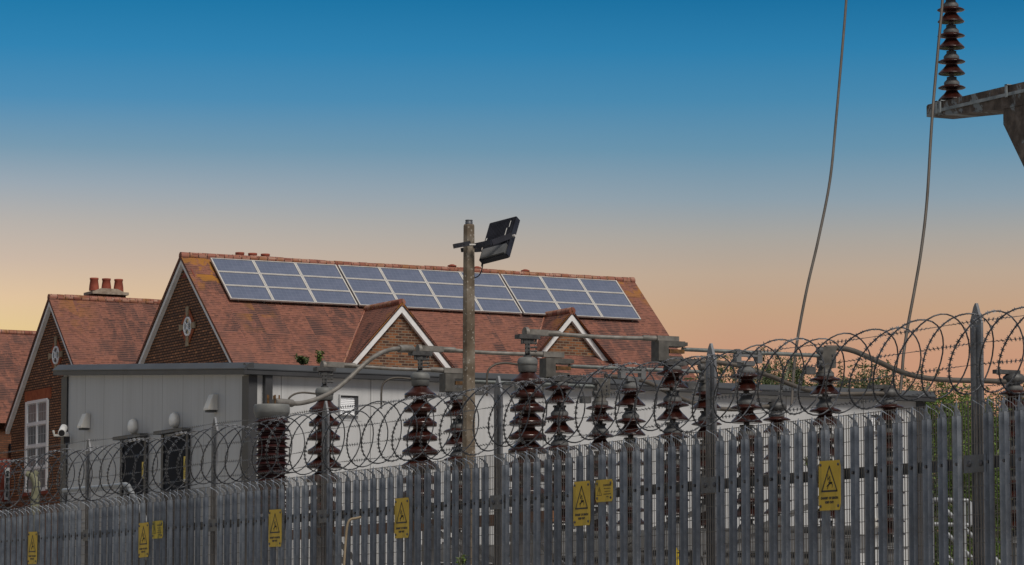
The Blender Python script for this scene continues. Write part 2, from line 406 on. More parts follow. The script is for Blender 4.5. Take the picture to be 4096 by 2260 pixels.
def leafm(name, a, b, c):
    m = mat(name, a, .6); t = NT(m); g = t.n('ShaderNodeNewGeometry').outputs['Random Per Island']
    t.col(t.ramp(g, [(0, a), (.55, b), (1, c)]))
    t.b.inputs['Transmission Weight'].default_value = 0
    return m
M['leaf'] = leafm('leaf_mid_green', (.035, .052, .018), (.065, .09, .028), (.11, .145, .045))
M['leaf2'] = leafm('leaf_pale', (.06, .075, .035), (.10, .12, .05), (.16, .175, .08))
M['leaf3'] = leafm('leaf_fresh', (.04, .075, .012), (.085, .145, .02), (.16, .235, .03))
M['leafd'] = leafm('leaf_dark', (.018, .03, .012), (.035, .055, .018), (.06, .09, .03))
m = mat('ground_gravel', (.16, .155, .14), .95); t = NT(m)
n = t.noise(3, 8); t.col(t.ramp(n, [(.3, (.20, .195, .18)), (.7, (.38, .37, .35))])); M['ground'] = m

# ------------------------------------------------------------------ ground
g = MB(); g.add([(-1500,-1500,0),(1500,-1500,0),(1500,1500,0),(-1500,1500,0)], [(0,1,2,3)])
tag(g.build('ground', M['ground'], origin=(0,0,0)), kind='structure')

# ================================================================== SCHOOL
def slab(mb, p0, p1, p2, p3, th):           # roof slab from four top corners, thickness downwards
    P = [Vector(p) for p in (p0, p1, p2, p3)]
    n = (P[1]-P[0]).cross(P[3]-P[0]).normalized()
    if n.z < 0: n = -n
    mb.prism(P, -n*th)
def lichen_attr(o, pts):                    # per-vertex lichen weight: list of (world point, radius, strength)
    me = o.data; a = me.attributes.new('lichen', 'FLOAT', 'POINT'); org = worldpos(o)
    for i, v in enumerate(me.vertices):
        p = v.co+org
        a.data[i].value = min(1, sum(s*max(0, 1-(p-q).length/r) for q, r, s in pts))
def grid_slope(mb, a, b, c, d, nu, nv, sag=.02):      # subdivided roof face with a slight unevenness
    a, b, c, d = map(Vector, (a, b, c, d)); vs = []
    nrm = (b-a).cross(d-a).normalized()
    for j in range(nv+1):
        for i in range(nu+1):
            u, v = i/nu, j/nv
            p = (a*(1-u)+b*u)*(1-v)+(d*(1-u)+c*u)*v
            if 0 < j < nv: p = p+nrm*sag*(math.sin(i*1.7+j)*.5+math.sin(i*.31+j*.6))
            vs.append(p)
    fs = [(j*(nu+1)+i, j*(nu+1)+i+1, (j+1)*(nu+1)+i+1, (j+1)*(nu+1)+i) for j in range(nv) for i in range(nu)]
    if nrm.z < 0: fs = [f[::-1] for f in fs]
    mb.add(vs, fs)

MZ = 115.0
A = W(740, 1020, Z=MZ)                       # main gable apex
GX = A.x
f1 = W(950, 1445, x=GX)
PITCH = (A.z-f1.z)/(A.y-f1.y); PANG = math.atan(PITCH)
XR = W(2518, 1124, y=A.y).x                  # far end of the main ridge
B = W(212, 1187, x=GX)                       # apex of the second block
f2 = W(50, 1665, x=GX); HW2 = f2.y-B.y; P2 = (B.z-f2.z)/HW2
HW1 = min((B.y-A.y)/2, 6.2)
EZ = A.z-PITCH*HW1
OV = .17                                     # gable overhang

def gable_block(th, apex, xr, hwn, hwf, pitch, tile, lichens, wallmat, zbase=0, wallx=None):
    """block with ridge along +x from its gable at x = apex.x"""
    x0 = apex.x; y0 = apex.y; z = apex.z
    w = MB()
    w.prism([(x0, y0-hwn, zbase), (x0, y0+hwf, zbase), (x0, y0+hwf, z-pitch*hwf-.15), (x0, y0, z-.18), (x0, y0-hwn, z-pitch*hwn-.15)], (.3, 0, 0))
    w.build('gable_wall', wallmat, th)
    w = MB()
    w.box((x0+.3, y0-hwn, zbase), (xr-.3, y0-hwn+.3, z-pitch*hwn-.12)); w.box((x0+.3, y0+hwf-.3, zbase), (xr-.3, y0+hwf, z-pitch*hwf-.12))
    w.prism([(xr-.3, y0-hwn, zbase), (xr-.3, y0+hwf, zbase), (xr-.3, y0+hwf, z-pitch*hwf-.15), (xr-.3, y0, z-.18), (xr-.3, y0-hwn, z-pitch*hwn-.15)], (.3, 0, 0))
    w.build('side_wall', wallmat, th)
    r = MB()
    e = .25
    n = int((xr-x0)/.8)
    for sgn, hw in ((-1, hwn), (1, hwf)):
        a = (x0-OV, y0, z); b = (xr+OV, y0, z); c = (xr+OV, y0+sgn*(hw+e), z-pitch*(hw+e)); d = (x0-OV, y0+sgn*(hw+e), z-pitch*(hw+e))
        grid_slope(r, a, b, c, d, n, 8, .012)
        lo = MB(); slab(lo, Vector(a)-ZV*.03, Vector(b)-ZV*.03, Vector(c)-ZV*.03, Vector(d)-ZV*.03, .05); r.add(lo.v, lo.f)
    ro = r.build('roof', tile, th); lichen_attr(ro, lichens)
    rt = MB(); k = x0-OV; i = 0
    while k < xr+OV:
        L_ = min(.3, xr+OV-k)
        zz = z-.03+.010*math.sin(i*.23)+random.uniform(-.007, .007); rt.tube([(k+.006, y0, zz), (k+L_-.006, y0, zz+random.uniform(-.006, .006))], .125, 12); k += .3; i += 1
    rt.build('ridge_tiles', M['ridge'], ro)
    for xe, sg in ((x0, -1), (xr, 1)):       # verge boards under the overhang
        bb = MB(); dk = MB()
        for sgn, hw in ((-1, hwn), (1, hwf)):
            for mb, o0, o1, xa, xb in ((bb, .10, .225, xe+sg*.004, xe+sg*(OV-.03)), (dk, .075, .105, xe+sg*.002, xe+sg*(OV-.012))):
                q = []
                for yy, off in ((0, o0), (hw+.2, o0), (hw+.2, o1), (0, o1)):
                    q.append((xa, y0+sgn*yy, z-pitch*yy-off/math.cos(math.atan(pitch))))
                mb.prism(q, (xb-xa, 0, 0))
        bb.build('bargeboard', M['white'], th); dk.build('verge_undercloak', M['soffit'], th)

def round_window(th, c, r, nx=-1):
    """bullseye window in a wall facing -x, centre c, radius r"""
    x = c.x
    o = MB(); seg = 40
    o.lathe([(r*.78, -.02), (r*1.0, -.02), (r*1.0, .05), (r*.88, .07), (r*.78, .05), (r*.78, -.02)], Vector((x, c.y, c.z)), seg, (-1, 0, 0))
    for k in range(4):
        a = PI/4+k*PI/2
        o.bar((x-.045, c.y+math.cos(a)*r*.25, c.z+math.sin(a)*r*.25), (x-.045, c.y+math.cos(a)*r*.85, c.z+math.sin(a)*r*.85), .03, r*.13, Vector((1,0,0)))
    o.lathe([(r*.16, -.01), (r*.30, -.01), (r*.30, .03), (r*.16, .03), (r*.16, -.01)], Vector((x-.03, c.y, c.z)), 24, (-1, 0, 0))
    wn_ = o.build('round_window', M['white2'], th)
    gl = MB(); gl.lathe([(r*.80, 0), (r*.80, .015)], Vector((x-.012, c.y, c.z)), 32, (-1, 0, 0)); gl.build('window_glass', M['glass'], wn_)
    for k in range(4):
        a = k*PI/2; ca, sa = math.cos(a), math.sin(a)
        def P(rad, tan): return (x-.02, c.y+ca*rad-sa*tan, c.z+sa*rad+ca*tan)
        s = MB(); s.prism([P(r*1.02, -r*.22), P(r*1.02, r*.22), P(r*2.0, r*.34), P(r*2.0, -r*.34)], (-.05, 0, 0)); s.build('stone_key', M['stone'], th)
        q = MB(); a0, a1 = a+.32, a+PI/2-.32
        pts = []
        for j in range(7):
            t_ = a0+(a1-a0)*j/6; pts.append((x-.012, c.y+math.cos(t_)*r*1.05, c.z+math.sin(t_)*r*1.05))
        for rr_, t_ in ((1.75, a+PI/2-.22), (1.45, a+PI/4), (1.75, a+.22)): pts.append((x-.012, c.y+math.cos(t_)*r*rr_, c.z+math.sin(t_)*r*rr_))
        q.prism(pts, (-.025, 0, 0)); q.build('brick_surround', M['redbrick'], th)

def roofpt0(px, py):
    d = ray(px, py); n = Vector((0, -math.sin(PANG), math.cos(PANG))); return EYE+d*((A-EYE).dot(n)/d.dot(n))
lic = [(roofpt0(790, 1045), .9, .9), (roofpt0(815, 1105), .9, .9), (roofpt0(985, 1225), .55, .9), (roofpt0(1010, 1270), .4, .8), (W(2530, 1125, y=A.y), 1.6, .7)]
school = thing('school_building', (A.x+8, A.y, 0), 'long red tiled brick school block carrying the solar panels and two small front gables', 'building')
gable_block(school, A, XR, HW1, HW1, PITCH, M['tile'], lic, M['brick'])
cw = W(754, 1306, x=GX); round_window(school, cw, 40*(cw.x*SP+cw.y*CP)/F_PX)
q = MB(); q.prism([W(757, 1065, x=GX-.01), W(729, 1112, x=GX-.01), W(781, 1106, x=GX-.01), W(768, 1078, x=GX-.01)], (-.03, 0, 0))
q.build('tile_patch', M['darkred'], school)

# two front gables
def front_gable(ax, ay, lx, ly, rx, ry, mate):
    """small cross gable facing -y; apex, left foot, right foot in the photo"""
    lo, hi = A.y-9, A.y-1
    yb = None
    # front plane chosen so that the gable stands a little in front of the roof slope at its feet
    for i in range(60):
        y = (lo+hi)/2; ap = W(ax, ay, y=y); ft = W(lx, ly, y=y)
        roofz = A.z-PITCH*(A.y-y)
        if roofz > ft.z: hi = y
        else: lo = y
    y = hi-.1
    ap = W(ax, ay, y=y); ft = W(lx, ly, y=y); fr = W(rx, ry, y=y)
    hw = (fr.x-ft.x)/2; pit = (ap.z-(ft.z+fr.z)/2)/hw
    x0 = ap.x; z = ap.z; dn = 1.6
    yt = A.y-(A.z-z)/PITCH
    w = MB(); w.prism([(x0-hw-.2, y, z-pit*hw-dn), (x0+hw+.2, y, z-pit*hw-dn), (x0+hw+.2, y, z-pit*(hw+.2)-.1), (x0, y, z-.15), (x0-hw-.2, y, z-pit*(hw+.2)-.1)], (0, .25, 0))
    gw = w.build('front_gable_wall', mate, school)
    r = MB(); e = .35
    def ymeet(zz): return A.y-(A.z-zz)/PITCH+.15
    for s in (-1, 1):
        H = hw+e
        a = (x0, y-OV, z); b = (x0+s*H, y-OV, z-pit*H); c = (x0+s*H, ymeet(z-pit*H), z-pit*H); d = (x0, ymeet(z), z)
        grid_slope(r, a, b, c, d, 8, 8, .008)
        lo_ = MB(); slab(lo_, Vector(a)-ZV*.03, Vector(b)-ZV*.03, Vector(c)-ZV*.03, Vector(d)-ZV*.03, .03); r.add(lo_.v, lo_.f)
    ro = r.build('front_gable_roof', M['tile_c'], school)
    lichen_attr(ro, [(Vector((x0, y, z)), .9, .7)])
    rt = MB(); k = y-OV
    while k < ymeet(z)+.1: rt.tube([(x0, k+.006, z-.03), (x0, k+.294, z-.03)], .12, 12); k += .3
    rt.build('ridge_tiles', M['ridge'], ro)
    bb = MB(); dk = MB(); c_ = math.cos(math.atan(pit))
    for s in (-1, 1):
        for mb, o0, o1, ya, yb_ in ((bb, .085, .235, y-.004, y-OV+.03), (dk, .055, .085, y-.002, y-OV+.012)):
            mb.prism([(x0, ya, z-o0/c_), (x0+s*(hw+.25), ya, z-pit*(hw+.25)-o0/c_), (x0+s*(hw+.25), ya, z-pit*(hw+.25)-o1/c_), (x0, ya, z-o1/c_)], (0, yb_-ya, 0))
    bb.build('bargeboard', M['white'], school); dk.build('verge_undercloak', M['soffit'], school)
    ld = MB()
    for s in (-1,):
        ld.tube([(x0+s*(hw+.35), ymeet(z-pit*(hw+.35))-.12, z-pit*(hw+.35)+.05), (x0, ymeet(z)-.12, z+.02)], .035, 8)
    ld.build('valley_tiles', M['ridge'], ro)
front_gable(1600, 1207, 1383, 1462, 1812, 1470, M['brick2'])
front_gable(2280, 1241, 2140, 1405, 2450, 1470, M['brick2'])

# solar panels
def roofpt(px, py, lift=.12):                # point on the main near slope
    d = ray(px, py); n = Vector((0, -math.sin(PANG), math.cos(PANG))); o = A+n*lift
    return EYE+d*((o-EYE).dot(n)/d.dot(n))
pTL, pBL, pTR = roofpt(840, 1033), roofpt(918, 1196), roofpt(2465, 1124)
upd = Vector((0, math.cos(PANG), math.sin(PANG))); nrm = Vector((0, -math.sin(PANG), math.cos(PANG)))
ztop = pTL.z; slen = (pTL.z-pBL.z)/math.sin(PANG); x0 = pTL.x; x1 = pTR.x
gapw = .06; cwid = (x1-x0-2*gapw)/10; rh_ = slen/3
ords = ['first', 'second', 'third', 'fourth', 'fifth', 'sixth', 'seventh', 'eighth', 'ninth', 'tenth']
x = x0; ytop = A.y-(A.z-ztop)/PITCH
for cidx in range(10):
    if cidx in (3, 7): x += gapw
    for row in range(3):
        org = Vector((x, A.y, A.z)); 
        top = Vector((x+cwid/2, pTL.y, pTL.z)); cen = top-upd*(rh_*(row+.5))
        tg = thing('solar_panel', cen-nrm*.06, 'blue solar panel in the %s row on the school roof, %s from the left' % (['top', 'middle', 'bottom'][row], ords[cidx]), 'solar panel', 'solar panels on the school roof')
        a = MB(); a.cbox(cen-nrm*.012, (cwid/2-.03, 0, 0), upd*(rh_/2-.012), nrm*.02); a.build('cell_glass', M['cell'], tg)
        b_ = MB(); fw = .045
        for sx in (-1, 1): b_.cbox(cen+Vector((sx*(cwid/2-fw/2-.004), 0, 0)), (fw/2, 0, 0), upd*(rh_/2-.004), nrm*.03)
        for sy in (-1, 1): b_.cbox(cen+upd*(sy*(rh_/2-.020)), (cwid/2-fw-.004, 0, 0), upd*.016, nrm*.028)
        b_.build('panel_frame', M['alframe'], tg)
        if row == 2:
            k_ = MB()
            for sx in (-.3, .3): k_.cbox(cen+Vector((sx*cwid, 0, 0))-nrm*.07, (.02, 0, 0), upd*(rh_/2), nrm*.035)
            k_.build('mounting_rail', M['darkmetal'], tg)
    x += cwid

# second block
blk2 = thing('school_wing', (B.x+5, B.y, 0), 'brick school wing with round window above tall white window, chimney on its ridge', 'building')
lic2 = [(B+Vector((.8, -.35, -.35)), .8, .7)]
gable_block(blk2, B, XR-2, B.y-A.y-HW1, HW2+.1, P2, M['tile_b'], lic2, M['brick'])
cw = W(227, 1421, x=GX); round_window(blk2, cw, 38*(cw.x*SP+cw.y*CP)/F_PX)
def pane_window(th, x, ya, yb, z0, z1, cols, rows, openrow=None):
    """tall window in a wall facing -x; ya (photo left, far) to yb (photo right)"""
    fr = MB(); e = .07
    fr.box((x-.02, ya, z0), (x-.004, yb, z1))
    for yy in (ya, yb): fr.box((x-.09, yy-.05, z0), (x-.02, yy+.05, z1))
    for zz in (z0, z1): fr.box((x-.088, min(ya, yb)+.05, zz-.05), (x-.02, max(ya, yb)-.05, zz+.05))
    for i in range(1, cols): yy = ya+(yb-ya)*i/cols; fr.box((x-.085, yy-.045, z0+.05), (x-.022, yy+.045, z1-.05))
    hs = []
    for j in range(rows+1): hs.append(z0+(z1-z0)*j/rows)
    for j in range(1, rows): fr.box((x-.083, min(ya, yb)+.05, hs[j]-.055), (x-.024, max(ya, yb)-.05, hs[j]+.055))
    wn_ = fr.build('window', M['white2'], th)
    for i in range(cols):
        for j in range(rows):
            y0_, y1_ = sorted((ya+(yb-ya)*i/cols, ya+(yb-ya)*(i+1)/cols))
            g_ = MB(); g_.box((x-.05, y0_+.1, hs[j]+.09), (x-.03, y1_-.1, hs[j+1]-.09)); g_.build('window_pane', M['curtain'], wn_)
            b_ = MB()
            for q_ in (1/3, 2/3): yy = y0_+.1+(y1_-y0_-.2)*q_; b_.box((x-.058, yy-.012, hs[j]+.09), (x-.0505, yy+.012, hs[j+1]-.09))
            zz = (hs[j]+hs[j+1])/2; b_.box((x-.0575, y0_+.1, zz-.012), (x-.0507, y1_-.1, zz+.012)); b_.build('glazing_bar', M['frost'], wn_)
    return wn_
wl, wr = W(103, 1780, x=GX).y, W(197, 1780, x=GX).y
pm = Vector((GX, (wl+wr)/2, 0)); z1_, z0_ = UPZ(1606, pm), UPZ(1962, pm)
pane_window(blk2, GX, wl-.25, wr+.07, z0_, z1_, 2, 4)
q = MB(); q.box((GX-.06, wl-.25, z0_-.02), (GX-.004, wl-.04, z1_+.04)); q.build('window_reveal', M['white2'], blk2)
q = MB(); q.box((GX-.03, wl+.1, z1_+.05), (GX-.004, wr-.15, z1_+.42)); q.build('brick_lintel', M['redbrick'], blk2)
q = MB(); q.box((GX-.12, wl+.1, z0_-.16), (GX-.004, wr-.1, z0_-.055)); q.build('window_sill', M['darkred'], blk2)
# lower warmer brickwork of the wing, proud of the gable by a plinth course
q = MB(); q.box((GX-.012, B.y-HW2*.6, 0), (GX-.003, B.y+HW2, z0_-.17)); q.build('lower_brickwork', M['brick3'], blk2)
# chimneys
def chimney(th, c, n, gap, potr, poth, hs, wid):
    s = MB(); s.box((c.x-wid/2, c.y-.35, c.z-3), (c.x+wid/2, c.y+.35, c.z)); st = s.build('chimney_stack', M['brick'], th)
    s = MB(); s.box((c.x-wid/2-.08, c.y-.43, c.z+.003), (c.x+wid/2+.08, c.y+.43, c.z+.10))
    s.prism([(c.x-wid/2, c.y-.3, c.z+.10), (c.x+wid/2, c.y-.3, c.z+.10), (c.x+wid/2-.3, c.y-.3, c.z+.22), (c.x-wid/2+.3, c.y-.3, c.z+.22)], (0, .6, 0))
    s.build('chimney_cap', M['flaunch'], st)
    for i in range(n):
        p = MB(); x_ = c.x+(i-(n-1)/2)*gap
        p.lathe([(potr*1.15, .15), (potr*1.1, .3), (potr*.9, poth), (potr*1.0, poth+.02), (potr*1.0, poth+.08), (potr*.75, poth+.08), (potr*.75, poth-.1)], (x_, c.y, c.z), 18)
        p.build('chimney_pot', M['clay'], st)
cy = B.y+.9; cc = W(425, 1168, y=cy)
kx = (W(470, 1150, y=cy).x-W(372, 1150, y=cy).x)/2
chimney(blk2, Vector((cc.x, cy, UPZ(1182, Vector((cc.x, cy, 0))))), 3, kx, .155, .52, 0, W(490, 1170, y=cy).x-W(362, 1170, y=cy).x)
cy = A.y+2.0; cc = W(1010, 1060, y=cy); kx = (W(1060, 1060, y=cy).x-W(958, 1060, y=cy).x)/2
chimney(school, Vector((cc.x, cy, UPZ(1008, Vector((cc.x, cy, 0)))-.62)), 3, kx, .15, .50, 0, 2.2)
for px, py in ((1808, 1062), (1908, 1070), (2101, 1082)):
    cy = A.y+1.6; c = W(px, py, y=cy); p = MB(); p.lathe([(.12, -2.2), (.12, -.05), (.15, -.05), (.15, .0), (.05, .04)], c, 16); p.build('roof_vent', M['clay'], school)

# third wing, far left
YW = B.y+HW2+5.0
R3 = W(75, 1330, y=YW)
e3 = None
lo, hi = B.y+HW2-2, YW
P3 = 1.0
for i in range(50):
    y = (lo+hi)/2; zr = R3.z-P3*(YW-y)
    if W(40, 1662, y=y).z > zr: lo = y
    else: hi = y
YE = max(lo, B.y+HW2+.15); ZE = R3.z-P3*(YW-YE)
w3 = thing('school_annexe', (GX-4, YE, 0), 'partly hidden brick annexe at the far left with tiled roof and red framed window', 'building')
r = MB(); n_ = 12
grid_slope(r, (GX-30, YW, R3.z), (GX+7, YW, R3.z), (GX+7, YE-.3, ZE-.3*P3), (GX-30, YE-.3, ZE-.3*P3), 20, 8, .01)
grid_slope(r, (GX-30, YW, R3.z), (GX+7, YW, R3.z), (GX+7, YW+5, R3.z-5), (GX-30, YW+5, R3.z-5), 20, 8, .01)
ro = r.build('roof', M['tile_b'], w3); lichen_attr(ro, [])
rt = MB(); k = GX-30
while k < GX+7: rt.tube([(k+.006, YW, R3.z-.02), (k+.294, YW, R3.z-.02)], .11, 10); k += .3
rt.build('ridge_tiles', M['ridge'], ro)
w = MB(); w.box((GX-30, YE, 0), (GX+5, YE+.3, ZE-.1)); w.build('wall', M['brick3'], w3)
gt = MB(); gt.box((GX-30, YE-.38, ZE-.50), (GX-.05, YE-.26, ZE-.36)); gt.box((GX-30, YE-.3, ZE-1.05), (GX-.05, YE-.003, ZE-.85))
gt.build('gutter', M['soffit'], w3)
fz = MB(); k = GX-30
while k < GX-.1: fz.box((k, YE-.33, ZE-.85), (k+.05, YE-.29, ZE-.38)); k += .12
fz.build('louvre_band', M['soffit'], w3)
xb = W(56, 1900, y=YE).x; pz = Vector((xb, YE, 0)); zt, zb = UPZ(1835, pz), UPZ(2008, pz)
q = MB(); q.box((xb-2.2, YE-.06, zb), (xb+.1, YE-.003, zt)); wd = q.build('red_window_surround', M['darkred'], w3)
for pa_, pb_ in ((-24, -6), (16, 35), (47, 56)):
    u0, u1 = W(pa_, 1900, y=YE).x, W(pb_, 1900, y=YE).x
    q = MB(); q.box((u0, YE-.09, UPZ(2000, pz)), (u1, YE-.062, UPZ(1872, pz))); wd2 = q.build('window', M['white2'], w3)
    q = MB(); z0__, z1__ = UPZ(1992, pz), UPZ(1882, pz)
    for j in range(4): q.box((u0+(u1-u0)*.25, YE-.1, z0__+(z1__-z0__)*(j/4+.02)), (u0+(u1-u0)*.8, YE-.092, z0__+(z1__-z0__)*((j+1)/4-.02)))
    q.build('window_pane', M['glass'], wd2)
dp = MB(); dp.tube([W(62, 2050, y=YE-.1), W(60, 1800, y=YE-.1)], .05, 8); dp.box(W(42, 1775, y=YE-.25), W(62, 1806, y=YE-.05)); dp.build('downpipe', M['door'], w3)

# ================================================================== GREY CONTROL BUILDING
C = W(1000, 1452, Z=50.0)
CX, CY = C.x, C.y
xr_ = W(3690, 1585, y=CY).x
yl_ = W(252, 1700, x=CX).y
zR = C.z; zL = W(252, 1462, x=CX).z
# cladding seams measured along each face
LP = abs(W(491, 1600, x=CX).y-W(569, 1600, x=CX).y)
RP = abs(W(1481, 1600, y=CY).x-W(1123, 1600, y=CY).x)
uL = -W(491, 1600, x=CX).y; uR = W(1123, 1600, y=CY).x
M['cladL'] = clad('cladding_left', LP, -uL % LP); M['cladR'] = clad('cladding_right', RP, -uR % RP)
bld = thing('control_building', ((CX+xr_)/2, (CY+yl_)/2, 0), 'grey flat panel clad substation building with dark fascia behind the insulators', 'building')
FT = .15
w = MB(); w.prism([(CX, CY+.02, 0), (CX, yl_, 0), (CX, yl_, zL-FT), (CX, CY+.02, zR-FT)], (.2, 0, 0)); w.build('left_wall', M['cladL'], bld)
w = MB(); w.box((CX+.02, CY, 0), (xr_, CY+.2, zR-FT)); w.build('right_wall', M['cladR'], bld)
w = MB(); w.prism([(xr_-.2, CY+.2, 0), (xr_-.2, yl_, 0), (xr_-.2, yl_, zL-FT), (xr_-.2, CY+.2, zR-FT)], (.2, 0, 0)); w.box((CX+.2, yl_-.2, 0), (xr_-.2, yl_, zL-FT)); w.build('rear_walls', M['cladR'], bld)
w = MB(); w.prism([(CX-.05, CY-.05, zR-.03), (CX-.05, yl_+.05, zL-.03), (CX-.05, yl_+.05, zL-.09), (CX-.05, CY-.05, zR-.09)], (xr_-CX+.1, 0, 0)); roofo = w.build('roof', M['dtrim'], bld)
# fascia: chamfered upper part over a darker lower lip
f = MB(); q = [(0, 0), (-.06, -.005), (-.15, -.085), (-.15, -.10), (0, -.10)]
f.prism([(CX-.10, CY+a, zR+b) for a, b in q], (xr_-CX+.10+.15, 0, 0)); f.build('gutter', M['fascia'], roofo)
f = MB(); f.box((CX-.10, CY-.14, zR-.165), (xr_+.15, CY-.003, zR-.103)); f.build('gutter_lip', M['dtrim'], roofo)
f = MB(); dz = zL-zR; ly = yl_-CY
f.prism([(CX+a, CY-.14, zR+b) for a, b in q], (0, ly+.24, dz*(ly+.24)/ly)); f.build('verge_trim', M['fascia'], roofo)
f = MB(); f.prism([(CX-.14, CY-.138, zR-.167), (CX-.003, CY-.138, zR-.167), (CX-.003, CY-.138, zR-.104), (CX-.14, CY-.138, zR-.104)], (0, ly+.23, dz*(ly+.23)/ly)); f.build('verge_lip', M['dtrim'], roofo)
f = MB(); f.box((CX-.03, CY-.03, 0), (CX+.10, CY+.20, zR-.17)); f.build('corner_trim', M['dtrim'], bld); f = MB(); f.box((CX-.028, yl_-.22, 0), (CX+.05, yl_+.02, zL-.19)); f.build('corner_trim', M['dtrim'], bld)
xp = W(1064, 1600, y=CY).x; f = MB(); f.box((xp-.055, CY-.10, 0), (xp+.055, CY-.003, zR-.168)); f.build('downpipe', M['dtrim'], bld)
f = MB(); f.box((xr_-.12, CY-.03, 0), (xr_+.03, CY+.1, zR-.17)); f.build('corner_trim', M['dtrim'], bld)
# doors
for pl, pr, ptop, sl, sr, s0, s1 in ((497, 592, 1766, 577, 592, 1848, 1914), (661, 760, 1744, 744, 760, 1826, 1935)):
    ya, yb = W(pl, ptop, x=CX).y, W(pr, ptop, x=CX).y; zt = UPZ(ptop, Vector((CX, (ya+yb)/2, 0)))
    d = MB(); d.box((CX-.03, yb, zt-2.3), (CX-.004, ya, zt)); do = d.build('door', M['door'], bld)
    d = MB()
    for yy in (ya, yb): d.box((CX-.05, yy-.04, zt-2.3), (CX-.031, yy+.04, zt+.04))
    d.box((CX-.16, yb-.07, zt+.041), (CX-.031, ya+.07, zt+.09)); d.build('door_frame', M['dtrim'], do)
    sy0, sy1 = W(sl, s0, x=CX).y, W(sr, s0, x=CX).y; p_ = Vector((CX, sy0, 0))
    d = MB(); d.box((CX-.036, sy1, UPZ(s1, p_)), (CX-.031, sy0, UPZ(s0, p_))); so = d.build('door_sign', M['brightyellow'], do)
    yc = (sy0+sy1)/2; zt2 = UPZ(s0, p_); hh = zt2-UPZ(s1, p_); k = abs(sy0-sy1)
    d = MB()
    tri = [(yc-k*.38, zt2-hh*.5), (yc+k*.38, zt2-hh*.5), (yc, zt2-hh*.1)]
    for i in range(3):
        a, b = tri[i], tri[(i+1) % 3]; d.bar((CX-.0375, a[0], a[1]), (CX-.0375, b[0], b[1]), .002, .018, Vector((0, 1, 0)))
    for j in range(3): d.box((CX-.0385, yc-k*.34, zt2-hh*(.6+.07*j)), (CX-.0365, yc+k*.34, zt2-hh*(.625+.07*j)))
    d.build('sign_print', M['ink'], so)
    d = MB(); d.box((CX-.0385, yc-k*.4, zt2-hh*.93), (CX-.0365, yc+k*.4, zt2-hh*.83)); d.build('sign_label', M['plastic'], so)
# small windows on the right face
def small_window(pl, pr, pt, pb):
    xa, xb = W(pl, pt, y=CY).x, W(pr, pt, y=CY).x; p_ = Vector((xa, CY, 0)); zt, zb = UPZ(pt, p_), UPZ(pb, p_)
    f = MB()
    e = .014
    for a, b in (((xa-e, zb-e), (xb+e, zb)), ((xa-e, zt), (xb+e, zt+e)), ((xa-e, zb), (xa, zt)), ((xb, zb), (xb+e, zt))): f.box((a[0], CY-.05, a[1]), (b[0], CY-.006, b[1]))
    wn_ = f.build('window', M['cladR'], bld)
    f = MB(); f.box((xb-.045, CY-.03, zb), (xb, CY-.004, zt)); f.box((xa, CY-.03, zt-.02), (xb-.045, CY-.004, zt)); f.build('window_reveal', M['dtrim'], wn_)
    f = MB(); n = 9
    for i in range(n):
        z_ = zb+(zt-.02-zb)*i/n; f.prism([(xa, CY-.010, z_), (xa, CY-.018, z_+.003), (xa, CY-.008, z_+(zt-.02-zb)/n)], (xb-.045-xa, 0, 0))
    f.box((xa, CY-.0075, zb), (xb-.045, CY-.0058, zt-.02))
    f.build('window_blind', M['white2'], wn_)
    f = MB(); e = .075
    f.box((xa-e-.02, CY-.0055, zb-e-.01), (xb+e, CY-.003, zt+e)); f.build('cover_plate', M['cladR'], wn_)
small_window(1357, 1428, 1582, 1657)
small_window(3474, 3508, 1660, 1722)
# fittings on the left face
def vent(px, py, lab):
    c = W(px, py, x=CX); v = MB(); h, wd = .11, .085
    v.prism([(CX-.005, c.y-wd, c.z+h), (CX-.005, c.y-wd, c.z-h), (CX-.15, c.y-wd, c.z-h), (CX-.15, c.y-wd, c.z-h+.03), (CX-.07, c.y-wd, c.z+h)], (0, 2*wd, 0))
    th = thing('vent_cowl', (CX, c.y, c.z-h), lab, 'vent', 'vents and lamps on the grey wall')
    v.build('hood', M['plastic'], th); g_ = MB(); g_.box((CX-.13, c.y-wd+.01, c.z-h-.03), (CX-.02, c.y+wd-.01, c.z-h-.002)); g_.build('grille', M['darkmetal'], th)
vent(354, 1684, 'off white sloping vent cowl high on the shaded grey wall, near its left end')
vent(863, 1610, 'off white sloping vent cowl near the corner of the grey wall, right of both doors')
for i, (px, py) in enumerate(((541, 1706), (707, 1681))):
    c = W(px, py, x=CX); R_ = .115
    th = thing('bulkhead_lamp', (CX, c.y, c.z-R_), 'round white unlit bulkhead lamp above the %s dark door' % ['left', 'right'][i], 'wall lamp', 'round lamps above the doors')
    v = MB(); v.lathe([(R_*.95, .003), (R_, .02), (R_, .05), (R_*.93, .065)], Vector((CX, c.y, c.z)), 28, (-1, 0, 0)); v.build('lamp_base', M['plastic'], th)
    v = MB(); v.lathe([(R_*.88, .064), (R_*.8, .085), (R_*.5, .10), (0.0001, .105)], Vector((CX, c.y, c.z)), 28, (-1, 0, 0)); v.build('lamp_diffuser', M['cctv'], th)
c = W(272, 1748, x=CX)
th = thing('security_camera', (CX, c.y, c.z), 'white bullet security camera at the left corner of the grey building', 'camera')
base = Vector((CX-.003, c.y, c.z+.02)); out_ = Vector((-.22, 0, 0))
v = MB(); v.lathe([(.06, 0), (.06, .02), (.03, .05)], base, 18, (-1, 0, 0)); v.tube([base+Vector((-.03, 0, 0)), base+Vector((-.20, .05, .0)), base+Vector((-.22, .06, .08))], .02, 10); v.build('mount_arm', M['plastic'], th)
bc = W(251, 1722, x=CX-.25); dirn = Vector((-.42, -.80, -.32)).normalized()
